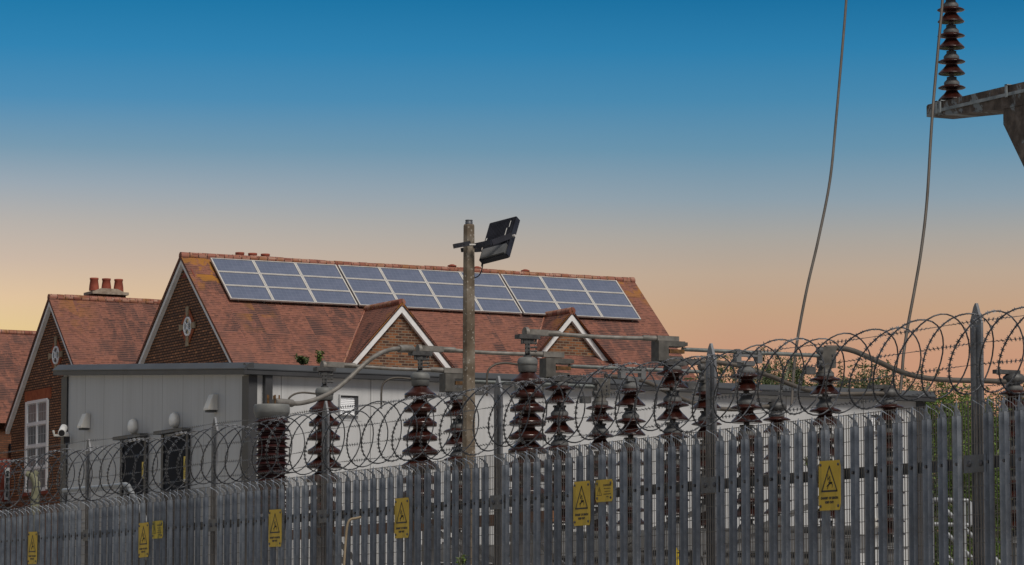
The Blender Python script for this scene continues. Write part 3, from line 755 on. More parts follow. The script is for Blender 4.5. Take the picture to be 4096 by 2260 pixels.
v = MB(); v.tube([bc-dirn*.15, bc+dirn*.14], .058, 20); v.build('camera_body', M['cctv'], th)
v = MB(); v.tube([bc+dirn*.141, bc+dirn*.15], .048, 20); v.build('camera_lens', M['black'], th)
v = MB(); v.cbox(W(263, 1762, x=CX-.1), (.05, 0, 0), (0, .045, 0), (0, 0, .06)); v.build('junction_box', M['black'], th)
# handrail of the left face landing
def P_(px, py, off=.9): return W(px, py, x=CX-off)
h = MB()
a, b = P_(255, 1962), P_(502, 1938); e_ = P_(600, 2110)
h.tube([a, b, b+Vector((0, -.1, -.02)), e_], .035, 10)
rails = thing('stair_handrail', (a.x, (a.y+b.y)/2, 0), 'pale galvanised handrail of the landing along the shaded grey wall', 'handrail')
h.build('top_rail', M['stair'], rails)
h = MB(); h.tube([a-ZV*.5, b-ZV*.5, e_-ZV*.5], .022, 8); h.build('mid_rail', M['stair'], rails)
for t_ in (0, 1):
    p = a.lerp(b, t_); h = MB(); h.tube([(p.x, p.y, 0), p], .024, 8); h.build('rail_post', M['stair'], rails)
p = e_; h = MB(); h.tube([(p.x, p.y, 0), p], .024, 8); h.build('rail_post', M['stair'], rails)

# ================================================================== TREES AND PLANTS
def gs(s_):
    return max(-1.4*s_, min(1.4*s_, random.gauss(0, s_)))
def leaves(mb, c, rx, ry, rz, n, size, clump=0, hollow=0):
    c = Vector(c)
    cl = [Vector((u_*rx*(1-.35*max(0, w_)**2), v_*ry*(1-.35*max(0, w_)**2), w_*rz)) for u_, v_, w_ in [(random.uniform(-.9, .9), random.uniform(-.9, .9), random.uniform(-.98, .88)) for _ in range(clump)]] if clump else None
    for _ in range(n):
        if cl:
            q = random.choice(cl); p = q+Vector((gs(.15)*rx, gs(.15)*ry, gs(.08)*rz))
        else:
            while True:
                p = Vector((random.uniform(-1, 1), random.uniform(-1, 1), random.uniform(-1, 1)))
                if p.length < 1: break
            p = Vector((p.x*rx, p.y*ry, p.z*rz))
        p = c+p
        if p.z < .05: continue
        d = Vector((random.uniform(-1, 1), random.uniform(-1, 1), random.uniform(-.6, 1))).normalized(); o = d.orthogonal().normalized()
        o = (o*math.cos(random.random()*6)+d.cross(o)*math.sin(random.random()*6)).normalized()
        s = size*random.uniform(.6, 1.3)
        mb.add([p-d*s, p+o*s*.45, p+d*s, p-o*s*.45], [(0, 1, 2, 3)])
def tree(name, base, height, spread, n, leafmat, label, group, size=.032, wisps=10):
    th = thing(name, base, label, 'tree', group); n = int(n*7)
    t_ = MB(); base = Vector(base); top = base+ZV*height*.8
    t_.tube([base, base+Vector((.1, .05, height*.4)), top], [height*.03, height*.022, height*.006], 8)
    for k in range(9):
        a = k*2.4; s_ = base+ZV*height*(.25+.06*k); e_ = s_+Vector((math.cos(a)*spread*.6, math.sin(a)*spread*.6, height*.22))
        t_.tube([s_, s_.lerp(e_, .5)+ZV*.1, e_], [height*.012, height*.008, height*.003], 6)
    t_.build('trunk', M['bark'], th)
    c = MB(); tw = MB()
    leaves(c, base+ZV*height*.56, spread*1.2, spread*1.2, height*.42, n, size, clump=max(26, n//520))
    for k in range(wisps):                  # upright shoots giving the uneven outline
        a = random.random()*2*PI; r_ = random.random()**.5*spread*.85
        p0 = base+Vector((math.cos(a)*r_, math.sin(a)*r_, height*(.78+.08*random.random())))
        p1 = p0+Vector((random.uniform(-.25, .25), random.uniform(-.25, .25), height*random.uniform(.06, .17)))
        tw.tube([p0-ZV*.9, p0, p1], [.02, .012, .004], 4)
        for j in range(n//150):
            p = p0.lerp(p1, random.random()**1.3); leaves(c, p, .07, .07, .07, 1, size)
    c.build('crown', leafmat, th); tw.build('twigs', M['bark'], th)
def tree_at(px, pytop, Z, spread, n, lm, label, **k):
    p = W(px, 2300, Z=Z); base = Vector((p.x, p.y, 0)); hgt = UPZ(pytop, base)
    tree('tree', base, hgt, spread, n, M[lm], label, 'trees beyond the grey building', **k)
tree_at(3080, 1345, 82, 1.45, 7500, 'leaf', 'wispy pale green tree rising over the grey roof near the left hanging wire', wisps=16)
tree_at(3300, 1425, 84, 1.4, 4500, 'leaf2', 'low pale tree crown above the grey roof between the two hanging wires', wisps=14)
tree_at(3450, 1420, 80, 1.2, 4500, 'leaf', 'pale green tree crown above the grey roof left of the right hanging wire', wisps=14)
tree_at(3630, 1450, 82, 1.5, 4500, 'leaf2', 'thin pale tree showing over the right end of the grey roof', wisps=14)
tree_at(2905, 1440, 83, 1.1, 2600, 'leaf', 'small green tree tip showing behind the second tall fence post from the right', wisps=8)
tree_at(3800, 1560, 74, 2.0, 9000, 'leaf', 'dense green tree filling the gap right of the grey building', wisps=16)
tree_at(3985, 1520, 70, 1.7, 9000, 'leaf3', 'bright green bushy tree seen between the pales at the far right', wisps=16)
tree_at(4165, 1520, 72, 1.0, 6000, 'leafd', 'dark green tree cut off at the far right', wisps=10)
tree_at(3720, 1850, 62, 1.2, 5000, 'leafd', 'dark low bush at the corner of the grey building', wisps=6)
tree_at(3900, 1720, 60, 1.3, 7000, 'leaf3', 'fresh green bush behind the metal stair at the right', wisps=6)
def sprig(px, py, Z, hgt, rad, n, lm, name, label, y=None):
    p = W(px, py, Z=Z) if y is None else W(px, py, y=y)
    th = thing(name, p, label, 'plant', None)
    s = MB(); l = MB()
    for k in range(7):
        e_ = p+Vector((random.uniform(-rad, rad), random.uniform(-rad, rad), hgt*random.uniform(.6, 1.1))); s.tube([p, p.lerp(e_, .5)+ZV*.02, e_], [.008, .006, .003], 5)
        for j in range(n//7): leaves(l, p.lerp(e_, random.uniform(.2, 1)), rad*.4, rad*.4, rad*.3, 1, rad*.28)
    s.build('stem', M['bark'], th); l.build('foliage', M[lm], th)
sprig(1212, 1456, 56, .13, .12, 420, 'leaf', 'gutter_weed', 'dark green weed growing over the roof edge of the grey building, left of the pair')
sprig(1276, 1456, 56, .22, .075, 300, 'leaf3', 'gutter_weed', 'bright green weed sprig on the grey roof edge, right of the pair')
sprig(1842, 2262, 22, .06, .04, 90, 'leaf3', 'grass_tuft', 'green seed head poking up at the bottom edge before the fence')
sprig(3236, 1880, 28, .10, .05, 26, 'leaf3', 'climbing_leaf', 'single green leafy shoot between the pales left of the rightmost yellow sign')
# pruned branch stub in front of the wing window
pb = W(140, 1990, Z=44); s = MB()
p1 = W(134, 1905, Z=44); s.tube([(pb.x, pb.y, 0), pb, W(146, 1935, Z=44), W(132, 1905, Z=44), W(105, 1893, Z=44)], [.09, .055, .05, .05, .03], 10)
s.tube([W(132, 1908, Z=44), W(150, 1885, Z=44)], [.045, .03], 8)
tag(s.build('tree_stump', M['bark'], origin=(pb.x, pb.y, 0)), 'pale cut back tree stem standing before the tall white window', 'tree stump')
# dry stem against the fence
s = MB(); Zs = 25.4
s.tube(spline([W(1372, 2330, Z=Zs), W(1380, 2200, Z=Zs), W(1388, 2110, Z=Zs), W(1400, 2080, Z=Zs), W(1425, 2073, Z=Zs), W(1445, 2068, Z=Zs)], 6), .009, 6)
tag(s.build('dry_stem', M['stone']), 'pale dry curved stem in front of the fence pales', 'plant stem')

# ================================================================== INSULATORS
U = .33/445.0; RD = .174
POR = [(.2, -262), (.55, -256), (.93, -262), (.97, -254), (.96, -246), (.88, -224), (.74, -190), (.60, -158), (.48, -125), (.42, -105), (.42, -88), (.60, -74), (.93, -62), (1.0, -52), (.97, -42), (.80, -20), (.55, 0)]
CAP = [(.56, -445), (.57, -412), (.53, -392), (.42, -366), (.36, -350), (.36, -312), (.18, -308), (.18, -262)]
RIB = [(.2, -270), (.2, -250)]
def unit(mb, cm, z0, s=1.0):
    mb.lathe([(r*RD*s, (z)*U*s) for r, z in POR], (0, 0, z0), 32)
def capm(mb, z0, s=1.0):
    mb.lathe([(r*RD*s, z*U*s) for r, z in CAP], (0, 0, z0), 24)
    for k in range(8):
        a = k*PI/4; mb.cbox((math.cos(a)*.35*RD*s, math.sin(a)*.35*RD*s, z0-304*U*s), (math.cos(a)*.012*s, math.sin(a)*.012*s, 0), (-math.sin(a)*.016*s, math.cos(a)*.016*s, 0), (0, 0, .010*s))
def post_proto(n, s=1.0):
    """stack hanging down from z = 0 (rim level of the top disc)"""
    root = thing('post_insulator', (0, 0, 0), 'x', 'insulator', 'brown post insulators behind the fence')
    z = 0
    c = MB(); c.lathe([(.56*RD*s, 2*U), (.57*RD*s, 36*U), (.5*RD*s, 60*U), (.40*RD*s, 80*U), (.40*RD*s, 96*U)], (0, 0, 0), 24); c.build('metal_cap', M['cap'], root)
    pm, cm = MB(), MB(); unit(pm, None, 0, s); capm(cm, 0, s)
    o1 = pm.build('porcelain_shed', M['porc'], root); o2 = cm.build('metal_cap', M['cap'], root)
    for k in range(1, n):
        for o in (o1, o2):
            if k == n and o is o2: continue
            q_ = o.copy(); COL.objects.link(q_); q_.parent = root; q_.location = (0, 0, -k*.33*s)
    b = MB(); zb = -n*.33*s
    b.box((-.14, -.14, zb-.03), (.14, .14, zb)); b.build('base_plate', M['steel'], root)
    return root
protoP = post_proto(5)
first = [True]
def place_post(p, ztop, label):
    global protoP
    loc = Vector((p.x, p.y, ztop))
    if first[0]:
        protoP.location = loc; protoP['label'] = label; first[0] = False; return protoP
    return copy_tree(protoP, loc, None, label)

ZA = 37.0
sA = W(2110, 1500, Z=ZA); SX = sA.x
sB = W(1681, 1500, x=SX); sC = W(1298, 1560, x=SX)
yA, yB, yC = sA.y, sB.y, sC.y
XP = W(2690, 1500, y=yA).x; XM = W(2985, 1500, y=yA).x; XQ = W(3300, 1500, y=yA).x
X4 = W(4056, 1500, y=yA).x
ztopP = UPZ(1481, Vector((XP, yA, 0)))
zTop4 = UPZ(1562, Vector((X4, yA, 0)))
print('rows', SX, XP, XM, XQ, X4, yA, yB, yC, 'zt', ztopP, zTop4)
where = {'A': 'nearest', 'B': 'middle', 'C': 'farthest'}
labs = {
 ('P', 'A'): 'brown post insulator under the square contact against the sky',
 ('P', 'B'): 'brown post insulator just right of the rightmost domed bushing',
 ('P', 'C'): 'brown post insulator half hidden behind the concrete lamp post',
 ('M', 'A'): 'brown post insulator carrying the highest tube against the orange sky',
 ('M', 'B'): 'brown post insulator carrying the middle tube, before the small red brick front gable',
 ('M', 'C'): 'brown post insulator mostly hidden behind the rightmost domed insulator',
 ('Q', 'A'): 'brown post insulator under the large square block against the tree line',
 ('Q', 'B'): 'brown post insulator right behind the second tall fence post from the right',
 ('Q', 'C'): 'brown post insulator under a pale square block, above the small square danger sign',
 ('R', 'A'): 'brown post insulator cut off at the far right',
 ('R', 'B'): 'lower brown post insulator where the right hanging wire ends',
 ('R', 'C'): 'lower brown post insulator where the left hanging wire ends'}
ys = {'A': yA, 'B': yB, 'C': yC}; xs = {'P': XP, 'M': XM, 'Q': XQ, 'R': X4}
for r_ in 'PMQR':
    for ph in 'ABC':
        zt = ztopP if r_ != 'R' else zTop4
        place_post(Vector((xs[r_], ys[ph], 0)), zt, labs[(r_, ph)])

# sealing ends (domed bushings)
def sealing(p, label, pyd0, pyd1, pybot, nshed, sc_):
    z1 = UPZ(pyd0, p); z0 = UPZ(pyd1, p); zb = UPZ(pybot, p)
    root = thing('cable_bushing', (p.x, p.y, zb), label, 'insulator', 'domed cable sealing ends')
    R0 = sc_
    d = MB(); H = z1-z0; rd = R0*.60
    d.lathe([(rd*.80, 0), (rd*.93, H*.05), (rd*.97, H*.42), (rd*.985, H*.455), (rd*1.02, H*.46), (rd*1.05, H*.60), (rd*1.03, H*.74), (rd*.94, H*.88), (rd*.78, H*.965), (rd*.45, H), (0.001, H)], (p.x, p.y, z0), 36)
    dm = d.build('metal_dome', M['dome'], root)
    h_ = MB(); q0 = Vector((p.x, p.y, z0+H*.5)); dirv = (-RV*.92-FV*.3).normalized()
    h_.tube(spline([q0+dirv*rd*.9, q0+dirv*(rd+.16)+ZV*.01, q0+dirv*(rd+.27)-ZV*.02, q0+dirv*(rd+.33)-ZV*.10, q0+dirv*(rd+.335)-ZV*.33], 6), .011, 8)
    h_.build('arcing_horn', M['cable'], root)
    n = nshed; per = (z0-zb)/n; core = R0*.46
    for i in range(n):
        zt = z0-i*per; R_ = R0*(1+.035*i)
        s = MB()
        s.lathe([(core, zt-per), (core, zt-per*.86), (core*1.05, zt-per*.84), (R_*.94, zt-per*.85), (R_, zt-per*.82), (R_, zt-per*.56), (R_*.95, zt-per*.50), (R_*.78, zt-per*.38), (R_*.60, zt-per*.22), (core*1.08, zt-per*.08), (core, zt)], (p.x, p.y, 0), 40)
        s.build('porcelain_shed', M['porc'], root)
    s = MB(); s.lathe([(R0*.75, zb-.06), (R0*.75, zb-.02), (R0*.6, zb-.001)], (p.x, p.y, 0), 30); s.box((p.x-.22, p.y-.22, zb-.09), (p.x+.22, p.y+.22, zb-.061)); s.build('base_flange', M['cap'], root)
    # terminal stalk and bolted palm
    t_ = MB(); t_.lathe([(.028, z1-.01), (.045, z1+.005), (.030, z1+.02), (.022, z1+.036)], (p.x, p.y, 0), 12)
    pz = z1+.035
    t_.cbox((p.x, p.y, pz+.065), RV*.026, FV*.05, ZV*.065); t_.cbox((p.x+.01, p.y, pz+.15), RV*.016+ZV*.010, FV*.04, ZV*.035)
    for i in range(3):
        for j in (-.018, .018):
            c_ = Vector((p.x, p.y, pz+.025+i*.04)); t_.tube([c_-RV*.0-FV*.062+RV*j, c_-FV*.045+RV*j], .010, 8); 
        c_ = Vector((p.x, p.y, pz+.025+i*.04)); t_.tube([c_+RV*.03, c_+RV*.10], .009, 6); t_.tube([c_+RV*.075, c_+RV*.088], .014, 6)
    t_.build('terminal_palm', M['darkmetal'], root)
    return root, z1
bA, zdA = sealing(sA, 'large brown bushing with grey dome, the rightmost of the three domed ones', 1428, 1490, 1990, 9, .168)
bB, zdB = sealing(sB, 'large brown bushing with grey dome, just left of the concrete lamp post', 1489, 1545, 2000, 8, .170)
bC, zdC = sealing(sC, 'large brown bushing with grey dome, behind the looping cable and left of a small window', 1549, 1603, 2050, 8, .170)

# tubes between sealing ends and the isolator, isolator contacts
def pt(px, py, ph): return W(px, py, y=ys[ph])
def busbar(ph, x0p, y0p, x1p, y1p, label, left_clamp=True):
    a, b = pt(x0p, y0p, ph), pt(x1p, y1p, ph); root = thing('busbar_tube', a.lerp(b, .5), label, 'busbar', 'grey busbar conductors')
    t_ = MB(); n = 8; P = [a.lerp(b, i/n)-ZV*.012*math.sin(PI*i/n) for i in range(n+1)]
    t_.tube(P, .0215, 14); t_.build('tube', M['alu'], root)
    dx = (b-a).normalized()
    for e_, s in ((a, 1), (b, -1)):
        c = MB(); c.tube([e_-dx*s*.16, e_+dx*s*.14], .031, 6); c.tube([e_+dx*s*.135, e_+dx*s*.15], .027, 12); c.cbox(e_-dx*s*.14, dx*.13, Vector((0, .04, 0)), ZV*.030); c.build('end_fitting', M['alu'], root)
    return a, b
aA, eA = busbar('A', 2190, 1333, 2620, 1354, 'highest grey tube, joining the rightmost domed bushing to the square contact against the sky')
aB, eB = busbar('B', 1772, 1398, 2165, 1417, 'middle grey tube passing behind the concrete lamp post at brick gable height')
aC, eC = busbar('C', 1375, 1461, 1768, 1481, 'lowest left grey tube running along the dark roof edge to the concrete lamp post')
def clamp(ph, p, px, py, label):
    c = pt(px, py, ph); c.x = p.x
    root = thing('tube_clamp', c, label, 'clamp', 'clamps above the domed bushings')
    m_ = MB(); m_.cbox(c-ZV*.045, Vector((.12, 0, 0)), Vector((0, .055, 0)), ZV*.022); m_.cbox(c-ZV*.085, Vector((.06, 0, 0)), Vector((0, .035, 0)), ZV*.03)
    for s in (-.08, .08): m_.tube([c+Vector((s, -.03, -.11)), c+Vector((s, -.03, -.05))], .012, 6)
    m_.build('clamp_base', M['darkmetal'], root)
    m_ = MB(); m_.tube([c+Vector((-.035, 0, .0)), c+Vector((.0, 0, .0))], .056, 12); m_.build('clamp_strap', M['alu'], root)
clamp('A', sA, 2110, 1330, 'dark bolted clamp on top of the rightmost domed bushing')
clamp('B', sB, 1681, 1398, 'dark bolted clamp on top of the domed bushing left of the lamp post')
clamp('C', sC, 1298, 1462, 'dark bolted clamp on top of the leftmost domed bushing')

def contact(ph, label):                      # C-shaped fixed contact on the left post
    p = Vector((XP, ys[ph], 0)); z = ztopP+.05
    root = thing('isolator_contact', (p.x, p.y, z), label, 'contact', 'square isolator contacts')
    b = MB(); b.cbox((p.x, p.y, z+.018), (.12, 0, 0), (0, .09, 0), ZV*.022); b.cbox((p.x+.18, p.y-.02, z+.045), (.12, 0, 0), (0, .05, 0), ZV*.028); b.build('base', M['darkmetal'], root)
    b = MB(); b.cbox((p.x-.15, p.y, z+.145), (.06, 0, 0), (0, .08, 0), ZV*.105)
    b.cbox((p.x+.01, p.y, z+.222), (.10, 0, 0), (0, .08, 0), ZV*.028); b.cbox((p.x+.125, p.y-.0, z+.224), (.018, 0, 0), (0, .075, 0), ZV*.018)
    b.cbox((p.x+.0, p.y, z+.068), (.09, 0, 0), (0, .07, 0), ZV*.024); b.build('contact_jaw', M['block'], root)
    b = MB(); b.cbox((p.x+.02, p.y-.035, z+.145), (.09, 0, 0), (0, .03, 0), ZV*.020); b.build('contact_finger', M['copper'], root)
    return root
contact('A', 'square grey C shaped contact against the sky where the highest tube ends')
contact('B', 'square grey C shaped contact before the second small brick gable')
contact('C', 'square grey C shaped contact partly hidden behind the concrete lamp post')
zarm = ztopP+.222
def arm(ph, label):
    y = ys[ph]; root = thing('isolator_tube', (XM, y, zarm), label, 'isolator blade', 'isolator blades')
    a = MB(); a.tube([(XP+.1, y-.03, zarm), (XM, y-.03, zarm), (XQ-.10, y-.03, zarm)], .021, 14); a.build('tube', M['tube'], root)
    c = MB(); c.cbox((XM, y, ztopP+.10), (.07, 0, 0), (0, .07, 0), ZV*.02)
    for s in (-1, 1): c.cbox((XM+s*.13, y-.03, ztopP+.145), (.03, 0, 0), (0, .04, 0), ZV*.035); c.cbox((XM+s*.07, y-.03, ztopP+.118), (.05, 0, 0), (0, .03, 0), ZV*.012)
    for s in (-1, 1): c.cbox((XM+s*.13, y-.03, zarm-.002), (.022, 0, 0), (0, .032, 0), ZV*.030)
    c.cbox((XM, y-.03, zarm-.036), (.17, 0, 0), (0, .03, 0), ZV*.012); c.build('arm_clamp', M['steel'], root)
for ph, lb in (('A', 'long greenish grey isolator tube highest against the orange sky'), ('B', 'long greenish grey isolator tube crossing the second small gable'), ('C', 'long greenish grey isolator tube right of the concrete lamp post at roof edge height')): arm(ph, lb)
def block(ph, label):
    p = Vector((XQ, ys[ph], 0)); z = ztopP+.02
    root = thing('terminal_block', (p.x, p.y, z), label, 'terminal block', 'square terminal blocks')
    b = MB(); b.lathe([(.09, 0), (.10, .02), (.07, .045), (.07, .08)], (p.x, p.y, z), 20); b.build('neck', M['block'], root)
    b = MB(); b.cbox((p.x+.02, p.y, z+.175), (.088, 0, 0), (0, .055, 0), ZV*.098); b.cbox((p.x+.02, p.y, z+.286), (.10, 0, 0), (0, .05, 0), ZV*.013); b.build('block_body', M['block'], root)
    for zz_, rr_ in ((.255, .038), (.12, .032)): b = MB(); b.tube([(p.x-.065, p.y-.04, z+zz_), (p.x-.115, p.y-.04, z+zz_)], rr_, 14); b.build('contact_roller', M['darkmetal'], root)
    b = MB(); b.cbox((p.x-.20, p.y, z+.04), (.06, 0, 0), (0, .04, 0), ZV*.04); b.build('contact_arm', M['darkmetal'], root)
    b = MB()
    for k in range(3): b.tube([(p.x+.06, p.y-.055, z+.12+k*.045), (p.x+.06, p.y-.066, z+.12+k*.045)], .010, 6)
    b.build('bolt', M['bolt'], root)
block('A', 'large square terminal block above the tree line, hit by the highest isolator tube')
block('B', 'square terminal block just behind the second tall fence post from the right')
block('C', 'pale square terminal block between two post insulators before the grey wall')
for ph, lb in (('A', 'dark round terminal at the right edge of the picture'), ('B', 'dark round terminal where the right hanging wire ends'), ('C', 'dark round terminal where the left hanging wire ends')):
    b = MB(); z = zTop4+.07; b.lathe([(.08, 0), (.125, .03), (.125, .08), (.09, .11), (.0001, .12)], (X4, ys[ph], z), 24); b.cbox((X4-.1, ys[ph], z+.13), (.16, 0, 0), (0, .04, 0), ZV*.022)
    tag(b.build('round_terminal', M['darkmetal']), lb, 'terminal', 'terminals of the far insulator row')

# conductors
def conductor(name, pts, r, label, mt='cable', seg=10, group=None):
    s = MB(); P = spline(pts, 8); s.tube(P, r, seg); return tag(s.build(name, M[mt]), label, 'cable', group)
Zc = lambda p: p.x*SP+p.y*CP
z13 = Zc(Vector((XQ, yA, 0))); z15 = Zc(Vector((X4, yA, 0)))
def run(pix, za, zb): 
    n = len(pix)-1; return [W(px, py, Z=za+(zb-za)*(px-pix[0][0])/(pix[-1][0]-pix[0][0])) for px, py in pix]
conductor('flexible_cable', run([(3300, 1392), (3360, 1393), (3405, 1401), (3450, 1418), (3520, 1450), (3600, 1486), (3680, 1508), (3760, 1518), (3860, 1522), (3960, 1524), (4056, 1530)], z13, z15), .030, 'thick cable drooping from the large square block to the right edge', group='drooping cables')
zb0, zb1 = Zc(Vector((XQ, yB, 0))), Zc(Vector((X4, yB, 0)))
conductor('flexible_cable', run([(2800, 1447), (2870, 1450), (2950, 1462), (3030, 1487), (3100, 1512), (3160, 1537), (3230, 1560), (3330, 1575), (3430, 1576), (3520, 1574), (3590, 1582)], zb0, zb1), .028, 'thick cable drooping along the grey roof edge towards the right hanging wire', group='drooping cables')
zb0, zb1 = Zc(Vector((XQ, yC, 0))), Zc(Vector((X4, yC, 0)))
conductor('flexible_cable', run([(2420, 1503), (2480, 1509), (2560, 1520), (2610, 1538), (2660, 1563), (2740, 1600), (2800, 1620), (2870, 1634), (2950, 1637), (3030, 1630), (3110, 1622)], zb0, zb1), .028, 'thick cable sagging across the grey wall behind the isolator posts', group='drooping cables')
# hanging droppers
def dropper(pix, za, zb, label):
    y0, y1 = pix[0][1], pix[-1][1]
    P = [W(px, py, Z=za+(zb-za)*(py-y0)/(y1-y0)) for px, py in pix]
    s = MB(); s.tube(spline(P, 8), .018, 10); o = s.build('hanging_wire', M['cable']); return tag(o, label, 'cable', 'wires hanging down from above')
sc4 = lambda ph: Zc(Vector((X4, ys[ph], 0)))
dropper([(3405, -300), (3385, 0), (3373, 150), (3345, 470), (3320, 720), (3275, 950), (3233, 1130), (3205, 1270), (3185, 1390), (3174, 1500), (3170, 1560), (3166, 1622)], 50, sc4('C'), 'long dark wire hanging in a slight curve, the left one of two against the sky')
dropper([(3790, -300), (3770, 0), (3752, 200), (3728, 480), (3708, 800), (3685, 1000), (3658, 1160), (3632, 1300), (3614, 1420), (3608, 1500), (3600, 1575)], 44, sc4('B'), 'long dark wire hanging in front of the concrete beam, the right one of two')
# surge arrester and its cable
pa = W(1087, 1650, Z=37.5); zt = UPZ(1619, pa); zc = UPZ(1674, pa)
k = Zc(pa)/F_PX
arr = thing('surge_arrester', (pa.x, pa.y, UPZ(2060, pa)), 'thick ribbed dark red insulator with flat grey cap at the grey building corner', 'insulator')
d = MB(); H = zt-zc; d.lathe([(58*k, 0), (66*k, H*.15), (72*k, H*.4), (72.5*k, H*.42), (72.5*k, H*.9), (69*k, H), (20*k, H+.005)], (pa.x, pa.y, zc), 40); d.build('metal_cap', M['dome'], arr)
s = MB(); prof = []; z_ = zc; big = 34*k; zbot = UPZ(2060, pa)
prof = [(57*k, zc)]
while z_ > zbot:
    for R_, hh in ((76*k, .55*big), (66*k, .45*big)):
        prof += [(R_*.80, z_-hh*.40), (R_*.97, z_-hh*.68), (R_, z_-hh*.78), (R_*.96, z_-hh*.84), (56*k, z_-hh*.90), (56*k, z_-hh)]; z_ -= hh
s.lathe(prof[::-1], (pa.x, pa.y, 0), 44); s.build('ribbed_porcelain', M['porc2'], arr)
b = MB()
for dx_, dy_ in ((-.06, -.03), (-.015, .05), (.04, .04), (.015, -.05), (.07, -.03)): b.tube([(pa.x+dx_, pa.y+dy_, zt), (pa.x+dx_, pa.y+dy_, zt+.10)], .009, 8)
b.build('stud_bolt', M['copper'], arr)
b = MB(); b.box((pa.x-.2, pa.y-.2, zbot-.05), (pa.x+.2, pa.y+.2, zbot)); b.build('base_plate', M['steel'], arr)
b = MB(); b.box((pa.x-.12, pa.y-.12, 0), (pa.x+.12, pa.y+.12, zbot-.051)); b.build('support_column', M['steel'], arr)
z0_ = Zc(pa)
pix = [(1110, 1608), (1165, 1613), (1200, 1613), (1250, 1602), (1300, 1582), (1350, 1552), (1400, 1510), (1450, 1463), (1500, 1425), (1550, 1402), (1595, 1395), (1650, 1396)]
P = run(pix, z0_, Zc(sB)-.05)
s = MB(); PP = spline(P, 8); s.tube(PP, .0245, 14); lc = thing('looping_cable', P[5], 'pale grey cable rising in a curve from the ribbed insulator to the middle domed bushing', 'cable'); s.build('conductor', M['alu'], lc)
s = MB(); a_, b_ = P[0], P[1]; s.tube([a_-(b_-a_)*.2, b_+(b_-a_)*.1], .04, 6); s.build('end_fitting', M['alu'], lc)
s = MB(); s.tube([P[-2], P[-1]], .042, 6); s.build('end_fitting', M['alu'], lc)

# steel supports
zbP = ztopP-5*.33-.03
for ph, lb in (('A', 'steel support frame below the nearest row of isolator posts'), ('B', 'steel support frame below the middle row of isolator posts'), ('C', 'steel support frame below the farthest row of isolator posts')):
    y = ys[ph]; root = thing('isolator_stand', ((XP+XQ)/2, y, 0), lb, 'steel frame', 'steel frames below the insulators')
    b = MB()
    for s_ in (-.13, .13): b.box((XP-.4, y+s_-.03, zbP-.20), (XQ+.4, y+s_+.03, zbP-.001))
    b.build('base_channel', M['steel'], root)
    b = MB(); b.tube([(XP-.3, y-.02, zbP-.30), (XQ+.3, y-.02, zbP-.30)], .085, 16); b.build('drive_tube', M['cap'], root)
    for xx in (XP+.2, XQ-.2):
        for s_ in (-.13, .13): b = MB(); b.box((xx-.05, y+s_-.05, 0), (xx+.05, y+s_+.05, zbP-.201)); b.build('leg', M['steel'], root)
    b = MB(); b.bar((XP+.26, y-.19, zbP-.25), (XM, y-.19, .6), .02, .07); b.bar((XM, y-.19, .6), (XQ-.26, y-.19, zbP-.25), .02, .07); b.build('brace', M['steel'], root)
    b = MB(); b.bar((XM-.5, y-.20, zbP-.15), (XM+.9, y-.20, zbP+.38), .02, .06); b.build('operating_rod', M['cap'], root)
for ph, lb in (('A', 'steel column under the insulator at the right edge'), ('B', 'steel column under the insulator of the right hanging wire'), ('C', 'steel column under the insulator of the left hanging wire')):
    zb4 = zTop4-5*.33-.03
    b = MB(); b.box((X4-.09, ys[ph]-.09, 0), (X4+.09, ys[ph]+.09, zb4-.001)); b.box((X4-.16, ys[ph]-.16, 0), (X4+.16, ys[ph]+.16, .03))
    tag(b.build('steel_column', M['steel']), lb, 'steel column', 'steel columns of the far row')
zs = UPZ(2075, sB)
sup = thing('bushing_frame', (SX, yB, 0), 'steel frame with rust brown beam below the three domed bushings', 'steel frame')
b = MB(); b.box((SX-.06, yA-.5, zs-.13), (SX+.06, yC+.9, zs-.02)); b.build('rusty_beam', M['rust'], sup)
for ph, p_ in (('A', sA), ('B', sB), ('C', sC)):
    for s_ in (-.22, .22):
        b = MB(); b.box((SX-.05, p_.y+s_-.05, 0), (SX+.05, p_.y+s_+.05, zs-.131)); b.build('leg', M['steel'], sup)
    b = MB(); b.cbox((SX, p_.y, zs+.05), (.09, 0, 0), (0, .09, 0), ZV*.07); b.build('pedestal', M['cap'], sup)
for q0_, q1_ in (((1640, 2042), (1930, 2262)), ((1700, 2040), (2000, 2262)), ((1225, 2105), (1400, 2270)), ((2030, 2065), (2260, 2265)), ((1290, 2095), (1440, 2262))):
    b = MB(); b.bar(W(*q0_, x=SX-.09), W(*q1_, x=SX-.09), .02, .055); b.build('brace', M['rail'], sup)
for py_ in (2150, 2200, 2235):
    b = MB(); b.tube([W(2020, py_, x=XP+.1), W(3420, py_-30, x=XQ+.1)], [.05, .05], 12); b.build('pipe', M['cap'], sup)
b = MB(); b.tube([(SX-.1, yA-.6, zs-.75), (SX-.1, yC+.4, zs-.75)], .06, 12); b.tube([(SX-.1, yA-.6, zs-1.0), (SX-.1, yC+.4, zs-1.0)], .035, 12); b.build('conduit', M['alu'], sup)

